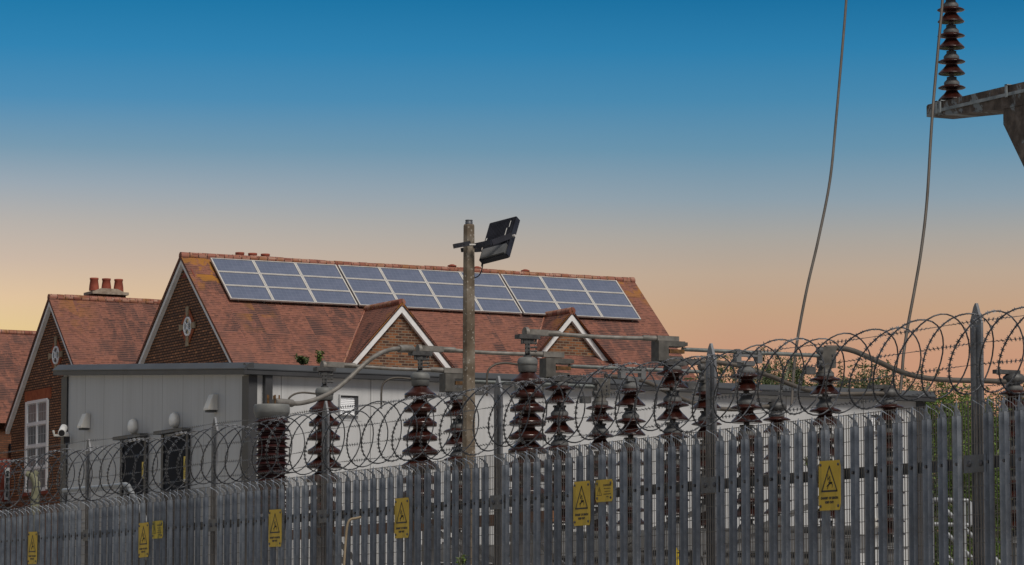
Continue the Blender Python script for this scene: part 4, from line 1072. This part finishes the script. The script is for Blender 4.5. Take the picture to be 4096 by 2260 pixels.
# concrete gantry
G0 = W(3706, 420, Z=47.0); GXx = G0.x
def gp(px, py): return W(px, py, x=GXx)
zt = gp(3712, 418).z
yL = gp(3706, 440).y; yR = gp(4010, 437).y; yE_ = gp(4330, 437).y
zb_l = UPZ(468, Vector((GXx, yL, 0))); zb_r = UPZ(437, Vector((GXx, yR, 0)))
gan = thing('concrete_gantry', (GXx+.2, yE_, 0), 'weathered dark concrete gantry beam and column at the upper right corner', 'gantry')
b = MB(); b.prism([(GXx, yL, zt-.02), (GXx, yL-.03, zt), (GXx, yE_, zt), (GXx, yE_, zb_r), (GXx, yR, zb_r), (GXx, yL, zb_l)], (.42, 0, 0)); b.build('beam', M['gantry'], gan)
b = MB(); zmid = (zt+zb_l)/2+.05
b.box((GXx-.02, yE_, zt-.135), (GXx-.003, yL-.12, zt-.095))
for px in (3752, 3766, 4032):
    yy = gp(px, 430).y; b.box((GXx-.032, yy-.022, zt-.15), (GXx-.021, yy+.022, zt+.014)); b.box((GXx-.032, yy-.03, zt+.003), (GXx+.4, yy+.03, zt+.0145))
b.build('metal_strap', M['gstrip'], gan)
y1 = gp(4010, 450).y; z1_ = UPZ(497, Vector((GXx, y1, 0))); y2 = gp(4096, 675).y; z2_ = UPZ(675, Vector((GXx, y2, 0)))
b = MB(); b.prism([(GXx+.01, y1, zb_r-.002), (GXx+.01, y1, z1_), (GXx+.01, y2, z2_), (GXx+.01, y2-.45, z2_-1.2), (GXx+.01, yE_, z2_-1.2), (GXx+.01, yE_, zb_r-.002)], (.40, 0, 0)); b.build('haunch', M['gantry'], gan)
b = MB(); b.box((GXx+.01, yE_-.5, 0), (GXx+.41, y2-.45, z2_-1.2)); b.build('column', M['gantry'], gan)
pg = W(3808, 400, x=GXx+.2); 
hi_ = thing('hanging_bay_insulator', (pg.x, pg.y, zt), 'brown stacked insulator standing on the concrete beam against blue sky', 'insulator')
zi = UPZ(340, pg); pers = (UPZ(340-104, pg)-zi)
for k_ in range(7):
    a_ = zi+k_*pers; s_ = pers/.33
    m1, m2 = MB(), MB(); m1.lathe([(r*RD*s_, a_+z*U*s_-0) for r, z in POR], (pg.x, pg.y, 0), 32); m2.lathe([(r*RD*s_, a_+pers+z*U*s_) for r, z in CAP], (pg.x, pg.y, 0), 24)
    m1.build('porcelain_shed', M['porc'], hi_); m2.build('metal_cap', M['cap'], hi_)
m2 = MB(); m2.lathe([(.08, zt-.01), (.08, zi-.262*.33*1.2)], (pg.x, pg.y, 0), 16); m2.build('base', M['cap'], hi_)
hi_.name = 'beam_insulator'

# concrete lamp post with floodlight
ZL = 36.3; kk = ZL/F_PX
pt_ = W(1874, 900, Z=ZL); pbm = W(1876, 2200, Z=ZL); lp = Vector(((pt_.x+pbm.x)/2, (pt_.y+pbm.y)/2, 0))
zt = UPZ(898, lp); z1_ = UPZ(1130, lp)
post = thing('lamp_post', lp, 'square edged lichen spotted concrete post holding the floodlight', 'lamp post')
s = MB(); rr0, rr1 = 23*kk, 29*kk
prof = [(rr1*1.08, 0), (rr1*1.04, zt*.4), (rr0, zt-.015), (rr0*.9, zt)]
s.lathe(prof, lp, 8); s.build('concrete_shaft', M['conc'], post, smooth=False)
s = MB(); r_ = 15*kk; s.lathe([(r_, zt+.001), (r_, zt+.025), (r_*.92, zt+.03), (r_*.92, zt+.032), (r_, zt+.036), (r_, zt+.045), (r_*.9, zt+.047)], lp, 24); s.build('steel_cap', M['rail'], post)
UPC = (ZV*CT-FV*ST); TO = -(FV*CT+ZV*ST)
def cv(a, b, c): return (RV*a+UPC*b+TO*c)*kk
fl = thing('floodlight', W(1992, 955, Z=ZL), 'black finned floodlight seen from behind on its bracket, bird droppings on it', 'floodlight')
c0 = W(1992, 954, Z=ZL)
Uv, Vv = cv(104, 26, 70), cv(42, 150, -118); Nn = Uv.cross(Vv).normalized()
c0 = c0-Nn*.03
b = MB(); b.cbox(c0, Uv/2, Vv/2, Nn*.022); b.build('housing', M['flood'], fl)
b = MB(); nf = 17
for i in range(nf):
    t_ = -.46+.92*i/(nf-1); b.cbox(c0+Uv*t_+Vv*.12+Nn*.034, Uv*.006, Vv*.36, Nn*.013)
b.build('cooling_fins', M['flood'], fl)
b = MB(); b.cbox(c0-Vv*.36+Nn*.036, Uv*.46, Vv*.12, Nn*.014); b.build('driver_box', M['steel'], fl)
b = MB()
for s_ in (-1, 1): b.cbox(c0+Uv*(s_*.515), Uv*.013, Vv*.5, Nn*.032)
for s_ in (-1, 1): b.cbox(c0+Vv*(s_*.507), Uv*.5, Vv*.007, Nn*.030)
b.build('frame', M['flood'], fl)
b = MB(); b.cbox(c0-Nn*.024, Uv*.46, Vv*.46, Nn*.002); b.build('front_glass', M['glass'], fl)
b = MB()
for (a_, c_, l_, w_) in ((.30, .10, .10, .012), (.24, -.08, .05, .014), (-.42, .02, .03, .02), (.38, .30, .08, .010)):
    b.cbox(c0+Uv*a_+Vv*c_+Nn*.048, Uv*w_+Vv*.01, Vv*l_, Nn*.001)
b.build('dropping', M['drop'], fl)
pr = c0+Uv*.56-Vv*.02+Nn*.02; pl = c0-Uv*.60-Vv*.02+Nn*.02
br = thing('floodlight_bracket', lp+ZV*(UPZ(985, lp)), 'black perforated steel bracket clamped round the concrete post', 'bracket')
b = MB(); jn = W(1968, 970, Z=ZL-.22); jl = W(1898, 985, Z=ZL-.1)
b.bar(pr+Nn*.012, jn, .010, .055); b.build('yoke_arm', M['flood'], br)
b = MB(); b.tube([pr-Uv*.02, pr+Uv*.09], .014, 10); b.build('pivot_bolt', M['alframe'], br)
b = MB(); b.bar(jl, jn, .05, .050); b.bar(W(1815, 985, Z=ZL-.16), W(1880, 973, Z=ZL-.11), .05, .044); b.bar(W(1845, 1001, Z=ZL+.12), W(1925, 985, Z=ZL+.05), .03, .04)
b.bar(W(1898, 1000, Z=ZL-.0), W(1925, 998, Z=ZL-.02), .03, .045)
b.build('channel', M['flood'], br)
b = MB(); b.tube([W(1878, 979, Z=ZL-.13), W(1908, 979, Z=ZL-.13)], .010, 8); b.build('threaded_rod', M['alframe'], br)
b = MB()
for px, py in ((1819, 987), (1831, 984), (1844, 981), (1856, 978), (1916, 979), (1928, 976), (1941, 973), (1951, 971)):
    c_ = W(px, py, Z=ZL-.20); b.tube([c_, c_+TO*.004], .0085, 10)
b.build('slot_hole', M['black'], br)
b = MB(); b.tube(spline([W(1932, 1042, Z=ZL), W(1930, 1060, Z=ZL), W(1927, 1080, Z=ZL), W(1915, 1103, Z=ZL), W(1898, 1111, Z=ZL)], 6), .006, 6); b.tube([W(1930, 1050, Z=ZL), W(1928, 1066, Z=ZL)], .011, 8)
tag(b.build('lamp_cable', M['black']), 'thin black cable hanging from the floodlight to the concrete post', 'cable')

# metal stair at right
Zq = 52.0
def q_(px, py): return W(px, py, Z=Zq)
st = thing('metal_stair', q_(3800, 2260), 'pale galvanised stair rails seen between the pales right of the grey building', 'stair')
st.location.z = 0
b = MB(); b.tube([q_(3728, 2250), q_(3728, 2004), q_(3735, 1998), q_(3870, 2003), q_(3880, 2012), q_(3880, 2100)], .035, 10); b.build('landing_rail', M['stair'], st)
b = MB(); b.tube([q_(3730, 2096), q_(3885, 2100)], .03, 8); b.build('mid_rail', M['stair'], st)
for dy in (0, 90, 180):
    b = MB(); b.tube([q_(3780, 2035+dy), q_(4010, 2262+dy)], .03, 8); b.build('stair_rail', M['stair'], st)
b = MB(); b.tube([q_(3858, 2005), q_(3858, 2330)], .03, 8); b.tube([q_(3980, 2235), q_(3980, 2400)], .03, 8); b.build('rail_post', M['stair'], st)
s = MB(); c_ = W(3512, 2090, y=CY-.1); s.box((c_.x-.08, CY-.16, c_.z-.06), (c_.x+.08, CY-.004, c_.z+.06))
s.box((c_.x-.07, CY-.15, c_.z-.075), (c_.x+.07, CY-.01, c_.z-.061)); tag(s.build('wall_lamp', M['plastic']), 'small cream box lamp on the grey wall seen between pales, lower right', 'wall lamp')
s = MB(); P = [W(2697, 2195, Z=30), W(2704, 2212, Z=30), W(2700, 2230, Z=30), W(2708, 2262, Z=30), W(2706, 2300, Z=30)]
for a_, b_ in zip(P, P[1:]): s.bar(a_, b_, .05, .004, FV)
tag(s.build('yellow_tape', M['brightyellow']), 'strip of yellow tape behind the pales at the bottom edge', 'tape')

# ================================================================== FENCE
PP_ = .1455
def pk(k): return (4078.19-37.9933*k)/(1+.00669826*k)
Zf = F_PX*SP*PP_/40.97*1.0
FX = (W(2048, 1800, Z=Zf)).x
ks = [0, 1, 2, 4, 5, 6, 7, 8, 9, 10, 11, 12, 13, 14, 15, 16, 17, 18, 19, 20, 21, 23, 24, 25]
yk = lambda k: W(pk(k), 1850, x=FX).y
y_0 = yk(0); step = (yk(90)-yk(0))/90
print('fence', FX, 'y0', y_0, 'step', step, yk(45)-yk(0), 45*step)
TIP = UPZ(1587, Vector((FX, W(3950, 1587, x=FX).y, 0))); TIP2 = UPZ(1877, Vector((FX, W(1400, 1877, x=FX).y, 0)))
RL1 = UPZ(1845, Vector((FX, W(3700, 1845, x=FX).y, 0))); RL2 = UPZ(2035, Vector((FX, W(1421, 2035, x=FX).y, 0)))
print('tip', TIP, TIP2, 'rail', RL1, RL2)
def topz(y):                                 # fence head line, following the ground by a few centimetres
    t_ = (y-W(3950, 1587, x=FX).y)/(W(1400, 1877, x=FX).y-W(3950, 1587, x=FX).y); return TIP+(TIP2-TIP)*t_
def railz(y):
    t_ = (y-W(3700, 1845, x=FX).y)/(W(1421, 2035, x=FX).y-W(3700, 1845, x=FX).y); return RL1+(RL2-RL1)*t_
posts_px = [(3902, 1210), (2841, 1371), (1991, 1502), (1301, 1602), (858, 1668), (353, 1755)]
post_y = [W(px, py, x=FX+.081).y for px, py in posts_px]
post_y = [post_y[0]-2.75]+post_y+[post_y[-1]+2.75]
fence = thing('palisade_fence', (FX, yk(45), 0), 'tall galvanised steel palisade fence with splayed points with four wire strands above it', 'fence')
# pale: W section with three splayed points
def pale_mesh(h):
    sec = [(-.037, .020), (-.024, 0), (-.010, .018), (.006, .018), (.024, 0), (037e-3, .020)]
    th_ = .003; mb = MB()
    zs_ = [.08, h-.085]
    def row(z, dx=0, sc_=1.0): return [Vector((x+dx, y*sc_, z)) for y, x in sec]
    f_ = []; 
    a = row(zs_[0]); b = row(zs_[1]-.0)
    n = 6
    vs = a+b+[v+Vector((th_, 0, 0)) for v in a]+[v+Vector((th_, 0, 0)) for v in b]
    fs = [(i, i+n, i+1+n, i+1) for i in range(n-1)]+[(i+2*n, i+1+2*n, i+1+3*n, i+3*n) for i in range(n-1)]
    fs += [(0, 2*n, 3*n, n), (n-1, 2*n-1, 4*n-1, 3*n-1), ]
    mb.add(vs, fs)
    def spike(y0, y1, x0, x1, pts):          # pts: (height above shoulder, x offset, half width factor, y shift)
        z = zs_[1]; cy = (y0+y1)/2; hw = abs(y1-y0)/2; vs = []
        rows_ = [(0, 0, 1, 0)]+pts
        for dz, dx, wf, dy in rows_:
            for s_ in (-1, 1):
                xx = x0+(x1-x0)*(0 if s_*(y1-y0) < 0 else 1)
                vs.append((xx+dx, cy+dy+s_*hw*wf, z+dz))
        m_ = len(rows_); fs = [(2*i, 2*i+1, 2*i+3, 2*i+2) for i in range(m_-1)]
        off = len(vs); vs2 = vs+[(v[0]+th_, v[1], v[2]) for v in vs]
        fs += [(2*i+off, 2*i+2+off, 2*i+3+off, 2*i+1+off) for i in range(m_-1)]+[(2*i, 2*i+2, 2*i+2+off, 2*i+off) for i in range(m_-1)]+[(2*i+1, 2*i+1+off, 2*i+3+off, 2*i+3) for i in range(m_-1)]
        mb.add(vs2, fs)
    spike(-.037, -.013, .014, .004, [(.02, -.002, .8, 0), (.04, -.02, .5, -.003), (.052, -.045, .3, -.008), (.060, -.062, .05, -.012)])
    spike(.013, .037, .004, .014, [(.02, -.002, .8, 0), (.04, -.02, .5, .003), (.052, -.045, .3, .008), (.066, -.066, .05, .014)])
    spike(-.013, .013, .010, .010, [(.025, .0, 1.0, 0), (.05, .0, .7, 0), (.085, .004, .05, 0)])
    mb.tube([(-.004, 0, 1), (-.004, 0, 1.001)], .001, 4)
    return mb
pm_ = pale_mesh(3.0)
skip = {3, 22, 41, 60, 74, 93, -16}
allk = [k for k in range(-6, 116) if not any(abs(k-s_) < .5 for s_ in skip)]
kept = allk[:100]; rest = allk[100:]
proto = None
bolts = []
for i, k in enumerate(kept):
    y = y_0+step*k; dz = topz(y)-3.0
    if proto is None:
        proto = pm_.build('pale', M['pale'], None, origin=(0, 0, 0)); o = proto
    else:
        o = proto.copy(); COL.objects.link(o)
    o.parent = fence; o.location = Vector((FX, y+random.uniform(-.004, .004), dz+random.uniform(-.005, .005)))-fence.location
    o.rotation_euler = (random.uniform(-.003, .003), 0, random.uniform(-.06, .06))
far = MB()
for k in rest:
    y = y_0+step*k; dz = topz(y)-3.0
    for f_ in [0]:
        far.add([v+Vector((FX, y, dz)) for v in pm_.v], pm_.f)
tag(far.build('pale', M['pale'], fence), kind='stuff')
# bolts through the pales
bt = MB()
for k in kept+rest:
    y = y_0+step*k; bt.tube([(FX-.001, y, railz(y)-.03), (FX+.014, y, railz(y)-.03)], .009, 8)
tag(bt.build('pale_bolts', M['bolt'], fence), kind='stuff')
# rails, fishplates, posts, mesh
for i in range(len(post_y)-1):
    a, b = post_y[i], post_y[i+1]
    for low in (0, 1):
        r = MB(); z0, z1 = (railz(a), railz(b)) if not low else (.45, .45)
        h = .063
        r.prism([(FX+.028, a+.004, z0), (FX+.028, b-.004, z1), (FX+.028, b-.004, z1-h), (FX+.028, a+.004, z0-h)], (.006, 0, 0))
        r.prism([(FX+.034, a+.004, z0), (FX+.034, b-.004, z1), (FX+.034, b-.004, z1-.006), (FX+.034, a+.004, z0-.006)], (.04, 0, 0))
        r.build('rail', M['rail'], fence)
    m_ = MB(); x = FX+.021; w_ = .0018
    y = a
    while y < b:
        zt = topz(y)-.008
        m_.box((x-w_, y-w_, .1), (x+w_, y+w_, zt)); y += .0254
    z = 0.2
    while z < 1:
        z += .076
    z = topz(a)-.012
    n = 0
    while z > 1.6:
        za_, zb__ = z, z+(topz(b)-topz(a)); m_.prism([(x-.003, a, za_-w_), (x-.003, b, zb__-w_), (x-.003, b, zb__+w_), (x-.003, a, za_+w_)], (.0025, 0, 0)); z -= .0762
    m_.build('mesh_panel', M['mesh'], fence)
for i, y in enumerate(post_y):
    zt_ = UPZ(posts_px[i-1][1], Vector((FX, y, 0))) if 1 <= i <= 6 else 3.4
    p = MB(); hw = .051; x0 = FX+.078; pk_ = .10
    wl_ = [(x0, y-hw, 0), (x0, y+hw, 0), (x0, y+hw, zt_-pk_), (x0, y+hw*.35, zt_-.02), (x0, y+.002, zt_), (x0, y-.006, zt_), (x0, y-hw, zt_-pk_*1.1)]
    p.prism(wl_, (.016, 0, 0))
    p.box((x0-.012, y-.006, 0), (x0-.0005, y+.006, zt_-pk_*1.3))
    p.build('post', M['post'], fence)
    z = railz(y); f = MB(); yp = W(posts_px[i-1][0], 1850, x=FX+.012).y if 1 <= i <= 6 else y
    f.box((FX+.0085, yp-.105, z-.082), (FX+.016, yp+.105, z+.014)); fo = f.build('fishplate', M['rail'], fence)
    for s_ in (-.055, .055): f = MB(); f.lathe([(.016, 0), (.014, .008), (.004, .012)], (FX+.0083, yp+s_, z-.035), 12, (-1, 0, 0)); f.build('bolt', M['bolt'], fo)

# barbed strands
ORD = ['topmost', 'second', 'third', 'lowest']
def barb(mb, p, t_, n, L_, Wd):
    b = t_.cross(n).normalized()
    mb.add([p-t_*L_-n*Wd, p-t_*L_*.25, p-t_*L_+n*Wd, p+t_*L_+n*Wd, p+t_*L_*.25, p+t_*L_-n*Wd, p+n*Wd*.35, p-n*Wd*.35], [(0, 7, 6, 2), (7, 5, 3, 6)])
sx = FX+.06
strand_rows = [(1284, 1427), (1372, 1513), (1458, 1594), (1547, 1672)]
for i, (ya_, yb_) in enumerate(strand_rows):
    pa_, pb_ = W(3902, ya_, x=sx), W(2841, yb_, x=sx)
    s = MB(); ang = random.random()*6; y = post_y[0]; last = None; pts = []
    while y < post_y[-1]:
        z = pa_.z+(pb_.z-pa_.z)*(y-pa_.y)/(pb_.y-pa_.y)
        # slight sag between posts
        for j in range(len(post_y)-1):
            if post_y[j] <= y < post_y[j+1]:
                t_ = (y-post_y[j])/(post_y[j+1]-post_y[j]); z -= .012*(1+.6*math.sin(j*3+i))*math.sin(PI*t_)
        p = Vector((sx, y, z)); pts.append(p)
        ang += random.uniform(.12, .22)
        n = Vector((math.cos(ang), 0, math.sin(ang)))
        barb(s, p, Vector((0, 1, 0)), n, .007, .0155); y += .040
    s.tube(pts, .0021, 4, False)
    tag(s.build('barbed_strand', M['strand']), 'straight barbed wire strand inside the razor coil, the %s of the four' % ORD[i], 'barbed wire', 'straight strands above the fence')
# concertina coil
cxx = FX-.19; RXc, RZc, pitch = .178, .215, .238
pc0, pc1 = W(3902, 1415, x=cxx), W(1600, 1725, x=cxx)
s = MB(); pts = []
nl = int((post_y[-1]-post_y[0]+2)/pitch); seg = 30
for i in range(nl*seg):
    th_ = 2*PI*i/seg; y = post_y[0]-1+pitch*th_/(2*PI)+.05*pitch*math.sin(2.5*th_+.4)
    lp_ = i/seg; wob = 1+.035*math.sin(lp_*1.7)+.025*math.sin(lp_*4.1+1)
    zc_ = pc0.z+(pc1.z-pc0.z)*(y-pc0.y)/(pc1.y-pc0.y)+.012*math.sin(lp_*.9)
    pts.append(Vector((cxx-RXc*wob*math.cos(th_)*1.0, y+.022*math.sin(lp_*1.3)+(.115+.02*math.sin(lp_*.8))*math.sin(th_), zc_-RZc*wob*math.sin(th_))))
s.tube(pts, .0043, 6, False); bs = MB()
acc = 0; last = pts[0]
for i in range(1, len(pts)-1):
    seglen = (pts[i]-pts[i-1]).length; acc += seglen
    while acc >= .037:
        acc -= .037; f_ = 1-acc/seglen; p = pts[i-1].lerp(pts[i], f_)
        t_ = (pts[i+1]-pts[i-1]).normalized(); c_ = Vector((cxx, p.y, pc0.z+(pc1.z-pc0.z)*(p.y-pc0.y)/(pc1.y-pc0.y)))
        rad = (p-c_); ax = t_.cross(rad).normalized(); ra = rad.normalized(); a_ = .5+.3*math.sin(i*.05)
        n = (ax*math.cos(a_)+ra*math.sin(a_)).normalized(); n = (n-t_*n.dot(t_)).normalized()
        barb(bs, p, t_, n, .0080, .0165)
rc_ = thing('razor_coil', (cxx, (post_y[0]+post_y[-1])/2, pc0.z-RZc), 'shiny looping razor wire coil running along the top of the whole fence', 'razor wire')
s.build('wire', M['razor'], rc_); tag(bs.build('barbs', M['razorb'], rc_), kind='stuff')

# ================================================================== SIGNS
def text_mesh(txt, size, bold=False):
    cu = bpy.data.curves.new('lettering', 'FONT'); cu.body = txt; cu.size = size; cu.align_x = 'CENTER'; cu.offset = .0015 if bold else .0006; cu.space_character = 1.08
    ob = bpy.data.objects.new('lettering', cu); COL.objects.link(ob)
    dg = bpy.context.evaluated_depsgraph_get(); me = bpy.data.meshes.new_from_object(ob.evaluated_get(dg)); bpy.data.objects.remove(ob); return me
SROT = Matrix(((0, 0, -1), (-1, 0, 0), (0, 1, 0)))   # sign x -> -y, sign y -> z, sign z -> -x
def text_on(th, org, txt, cx, cy, size, mt, bold=False, maxw=None):
    me = text_mesh(txt, size, bold)
    xs_ = [v.co.x for v in me.vertices]; wdt = max(xs_)-min(xs_); sc_ = 1 if not maxw else min(1.6, maxw/wdt)
    for v in me.vertices: v.co = SROT @ Vector((v.co.x*sc_+cx, v.co.y+cy, 0))+org-worldpos(th)
    me.materials.clear(); me.materials.append(mt)
    o = bpy.data.objects.new('lettering', me); COL.objects.link(o); o.parent = th; return o
def strokes(th, org, name, segs, mt):
    s = MB()
    for x0, y0, x1, y1, w_ in segs:
        a, b = Vector((x0, y0, 0)), Vector((x1, y1, 0)); d = (b-a).normalized(); n = Vector((-d.y, d.x, 0))*w_/2
        q = [a-n-d*w_*.3, b-n+d*w_*.3, b+n+d*w_*.3, a+n-d*w_*.3]
        s.add([SROT @ v+org for v in q], [(0, 1, 2, 3)])
    return s.build(name, mt, th)
SXp = FX-.010
def plate(th, c, w_, h_, mt, seed, curl):
    s = MB(); nx, ny = 8, 8; vs = []
    rc = .012
    for side in (0, .0025):
        for j in range(ny+1):
            for i in range(nx+1):
                u = (i/nx-.5)*w_; v = (j/ny-.5)*h_
                ins = rc if j in (0, ny) else 0
                u = max(-w_/2+ins, min(w_/2-ins, u))
                bend = curl*(.5+.5*math.cos(v/h_*5+seed))*(2*u/w_)**2
                vs.append(SROT @ Vector((u, v, -side+0*bend))+c)
    n1 = (nx+1)*(ny+1)
    fs = [(j*(nx+1)+i, j*(nx+1)+i+1, (j+1)*(nx+1)+i+1, (j+1)*(nx+1)+i) for j in range(ny) for i in range(nx)]
    fs2 = [tuple(n1+q for q in f[::-1]) for f in fs]
    ed = [i for i in range(nx+1)]+[(j)*(nx+1)+nx for j in range(1, ny+1)]+[ny*(nx+1)+i for i in range(nx-1, -1, -1)]+[j*(nx+1) for j in range(ny-1, 0, -1)]
    side_ = [(ed[(i+1) % len(ed)], ed[i], ed[i]+n1, ed[(i+1) % len(ed)]+n1) for i in range(len(ed))]
    s.add(vs, fs+fs2+side_); s.build('plate', mt, th)
    for sx_ in (-1, 1):
        for sy_ in (-1, 1): b = MB(); b.lathe([(.009, 0), (.008, .004), (.002, .006)], SROT @ Vector((sx_*(w_/2-.022), sy_*(h_/2-.024), 0))+c, 10, (-1, 0, 0)); b.build('rivet', M['bolt'], th)
def danger_sign(x0, x1, y0, y1, label, moss=False, tilt=0):
    a, b = W(x0, (y0+y1)/2, x=SXp), W(x1, (y0+y1)/2, x=SXp); c = (a+b)/2; zt_, zb_ = UPZ(y0, c), UPZ(y1, c); c.z = (zt_+zb_)/2
    w_, h_ = a.y-b.y, zt_-zb_
    th = thing('warning_sign', (SXp, c.y, zb_), label, 'sign', 'tall yellow danger of death signs on the fence')
    plate(th, c, w_, h_, M['yellow'], x0, .004)
    o = c+Vector((-.0012, 0, 0)); S = h_
    tw = w_*.70; tb = -.115*S; tt = .385*S
    tri = [(-tw/2, tb), (tw/2, tb), (0, tt)]; T = .026*S/.81
    sg = [(tri[i][0], tri[i][1], tri[(i+1) % 3][0], tri[(i+1) % 3][1], T*(1.15 if i == 0 else 1)) for i in range(3)]
    strokes(th, o, 'warning_triangle', sg, M['ink'])
    k = S; man = [(-.055, .215, -.055, .105, .020), (-.055, .105, .02, .185, .018), (.02, .185, .02, .10, .018), (.02, .085, .045, .11, .012), (.02, .085, -.0, .11, .012),
        (-.02, .045, .09, .055, .030), (.09, .055, .06, .035, .034), (.06, .05, -.01, .02, .030), (-.01, .02, -.07, -.0, .022), (-.07, 0, -.095, -.02, .018), (-.02, .02, -.06, -.03, .022), (-.06, -.03, -.065, -.07, .018), (.085, .04, .115, .0, .020), (.115, 0, .10, -.045, .016), (.03, .075, -.03, .065, .014)]
    strokes(th, o, 'electrocuted_figure', [(p[0]*k, p[1]*k, p[2]*k, p[3]*k, p[4]*k) for p in man], M['ink'])
    text_on(th, o, 'DANGER OF DEATH', 0, -.275*S, .060*S, M['ink'], True, w_*.78)
    text_on(th, o, 'KEEP OUT', 0, -.360*S, .058*S, M['ink'], True, w_*.40)
    th.rotation_euler = (tilt, 0, 0)
danger_sign(111, 147, 2127, 2256, 'tall yellow danger of death sign, leftmost of the six on the fence', tilt=.02)
danger_sign(554, 594, 2091, 2229, 'tall yellow danger of death sign just left of the mossy square sign', tilt=-.01)
danger_sign(1074, 1125, 2038, 2187, 'tall yellow danger of death sign below the thick ribbed insulator', tilt=.01)
danger_sign(1578, 1635, 1992, 2152, 'tall yellow danger of death sign left of the concrete lamp post')
danger_sign(2293, 2360, 1925, 2102, 'tall yellow danger of death sign just left of the clean small square sign')
danger_sign(3274, 3361, 1842, 2041, 'largest tall yellow danger of death sign, rightmost on the fence', tilt=.01)
def small_sign(x0, x1, y0, y1, label, mt):
    a, b = W(x0, (y0+y1)/2, x=SXp), W(x1, (y0+y1)/2, x=SXp); c = (a+b)/2; zt_, zb_ = UPZ(y0, c), UPZ(y1, c); c.z = (zt_+zb_)/2
    w_, h_ = a.y-b.y, zt_-zb_
    th = thing('razor_wire_sign', (SXp, c.y, zb_), label, 'sign', 'small square danger signs on the fence')
    plate(th, c, w_, h_, mt, x0, .003); o = c+Vector((-.0012, 0, 0))
    tx = -.27*w_; tw = .28*w_; tb, tt = -.20*h_, .17*h_
    tri = [(tx-tw/2, tb), (tx+tw/2, tb), (tx, tt)]
    strokes(th, o, 'warning_triangle', [(tri[i][0], tri[i][1], tri[(i+1) % 3][0], tri[(i+1) % 3][1], .022*h_) for i in range(3)]+[(tx, .10*h_, tx, -.06*h_, .035*h_), (tx, -.12*h_, tx, -.15*h_, .035*h_)], M['ink'])
    text_on(th, o, 'DANGER', .20*w_, .20*h_, .12*h_, M['ink'], False, .46*w_)
    for i, tx_ in enumerate(('This property is', 'protected by', 'RAZOR BARBED', 'WIRE')):
        text_on(th, o, tx_, .20*w_, (.07-.125*i)*h_, .055*h_, M['inkf'], False, (.42, .32, .46, .14)[i]*w_)
small_sign(608, 650, 2083, 2154, 'small square yellow danger sign dark with moss, left part of the fence', M['yellow_m'])
small_sign(2382, 2450, 1918, 2007, 'small square yellow danger sign right of a tall one, near the picture middle', M['yellow'])
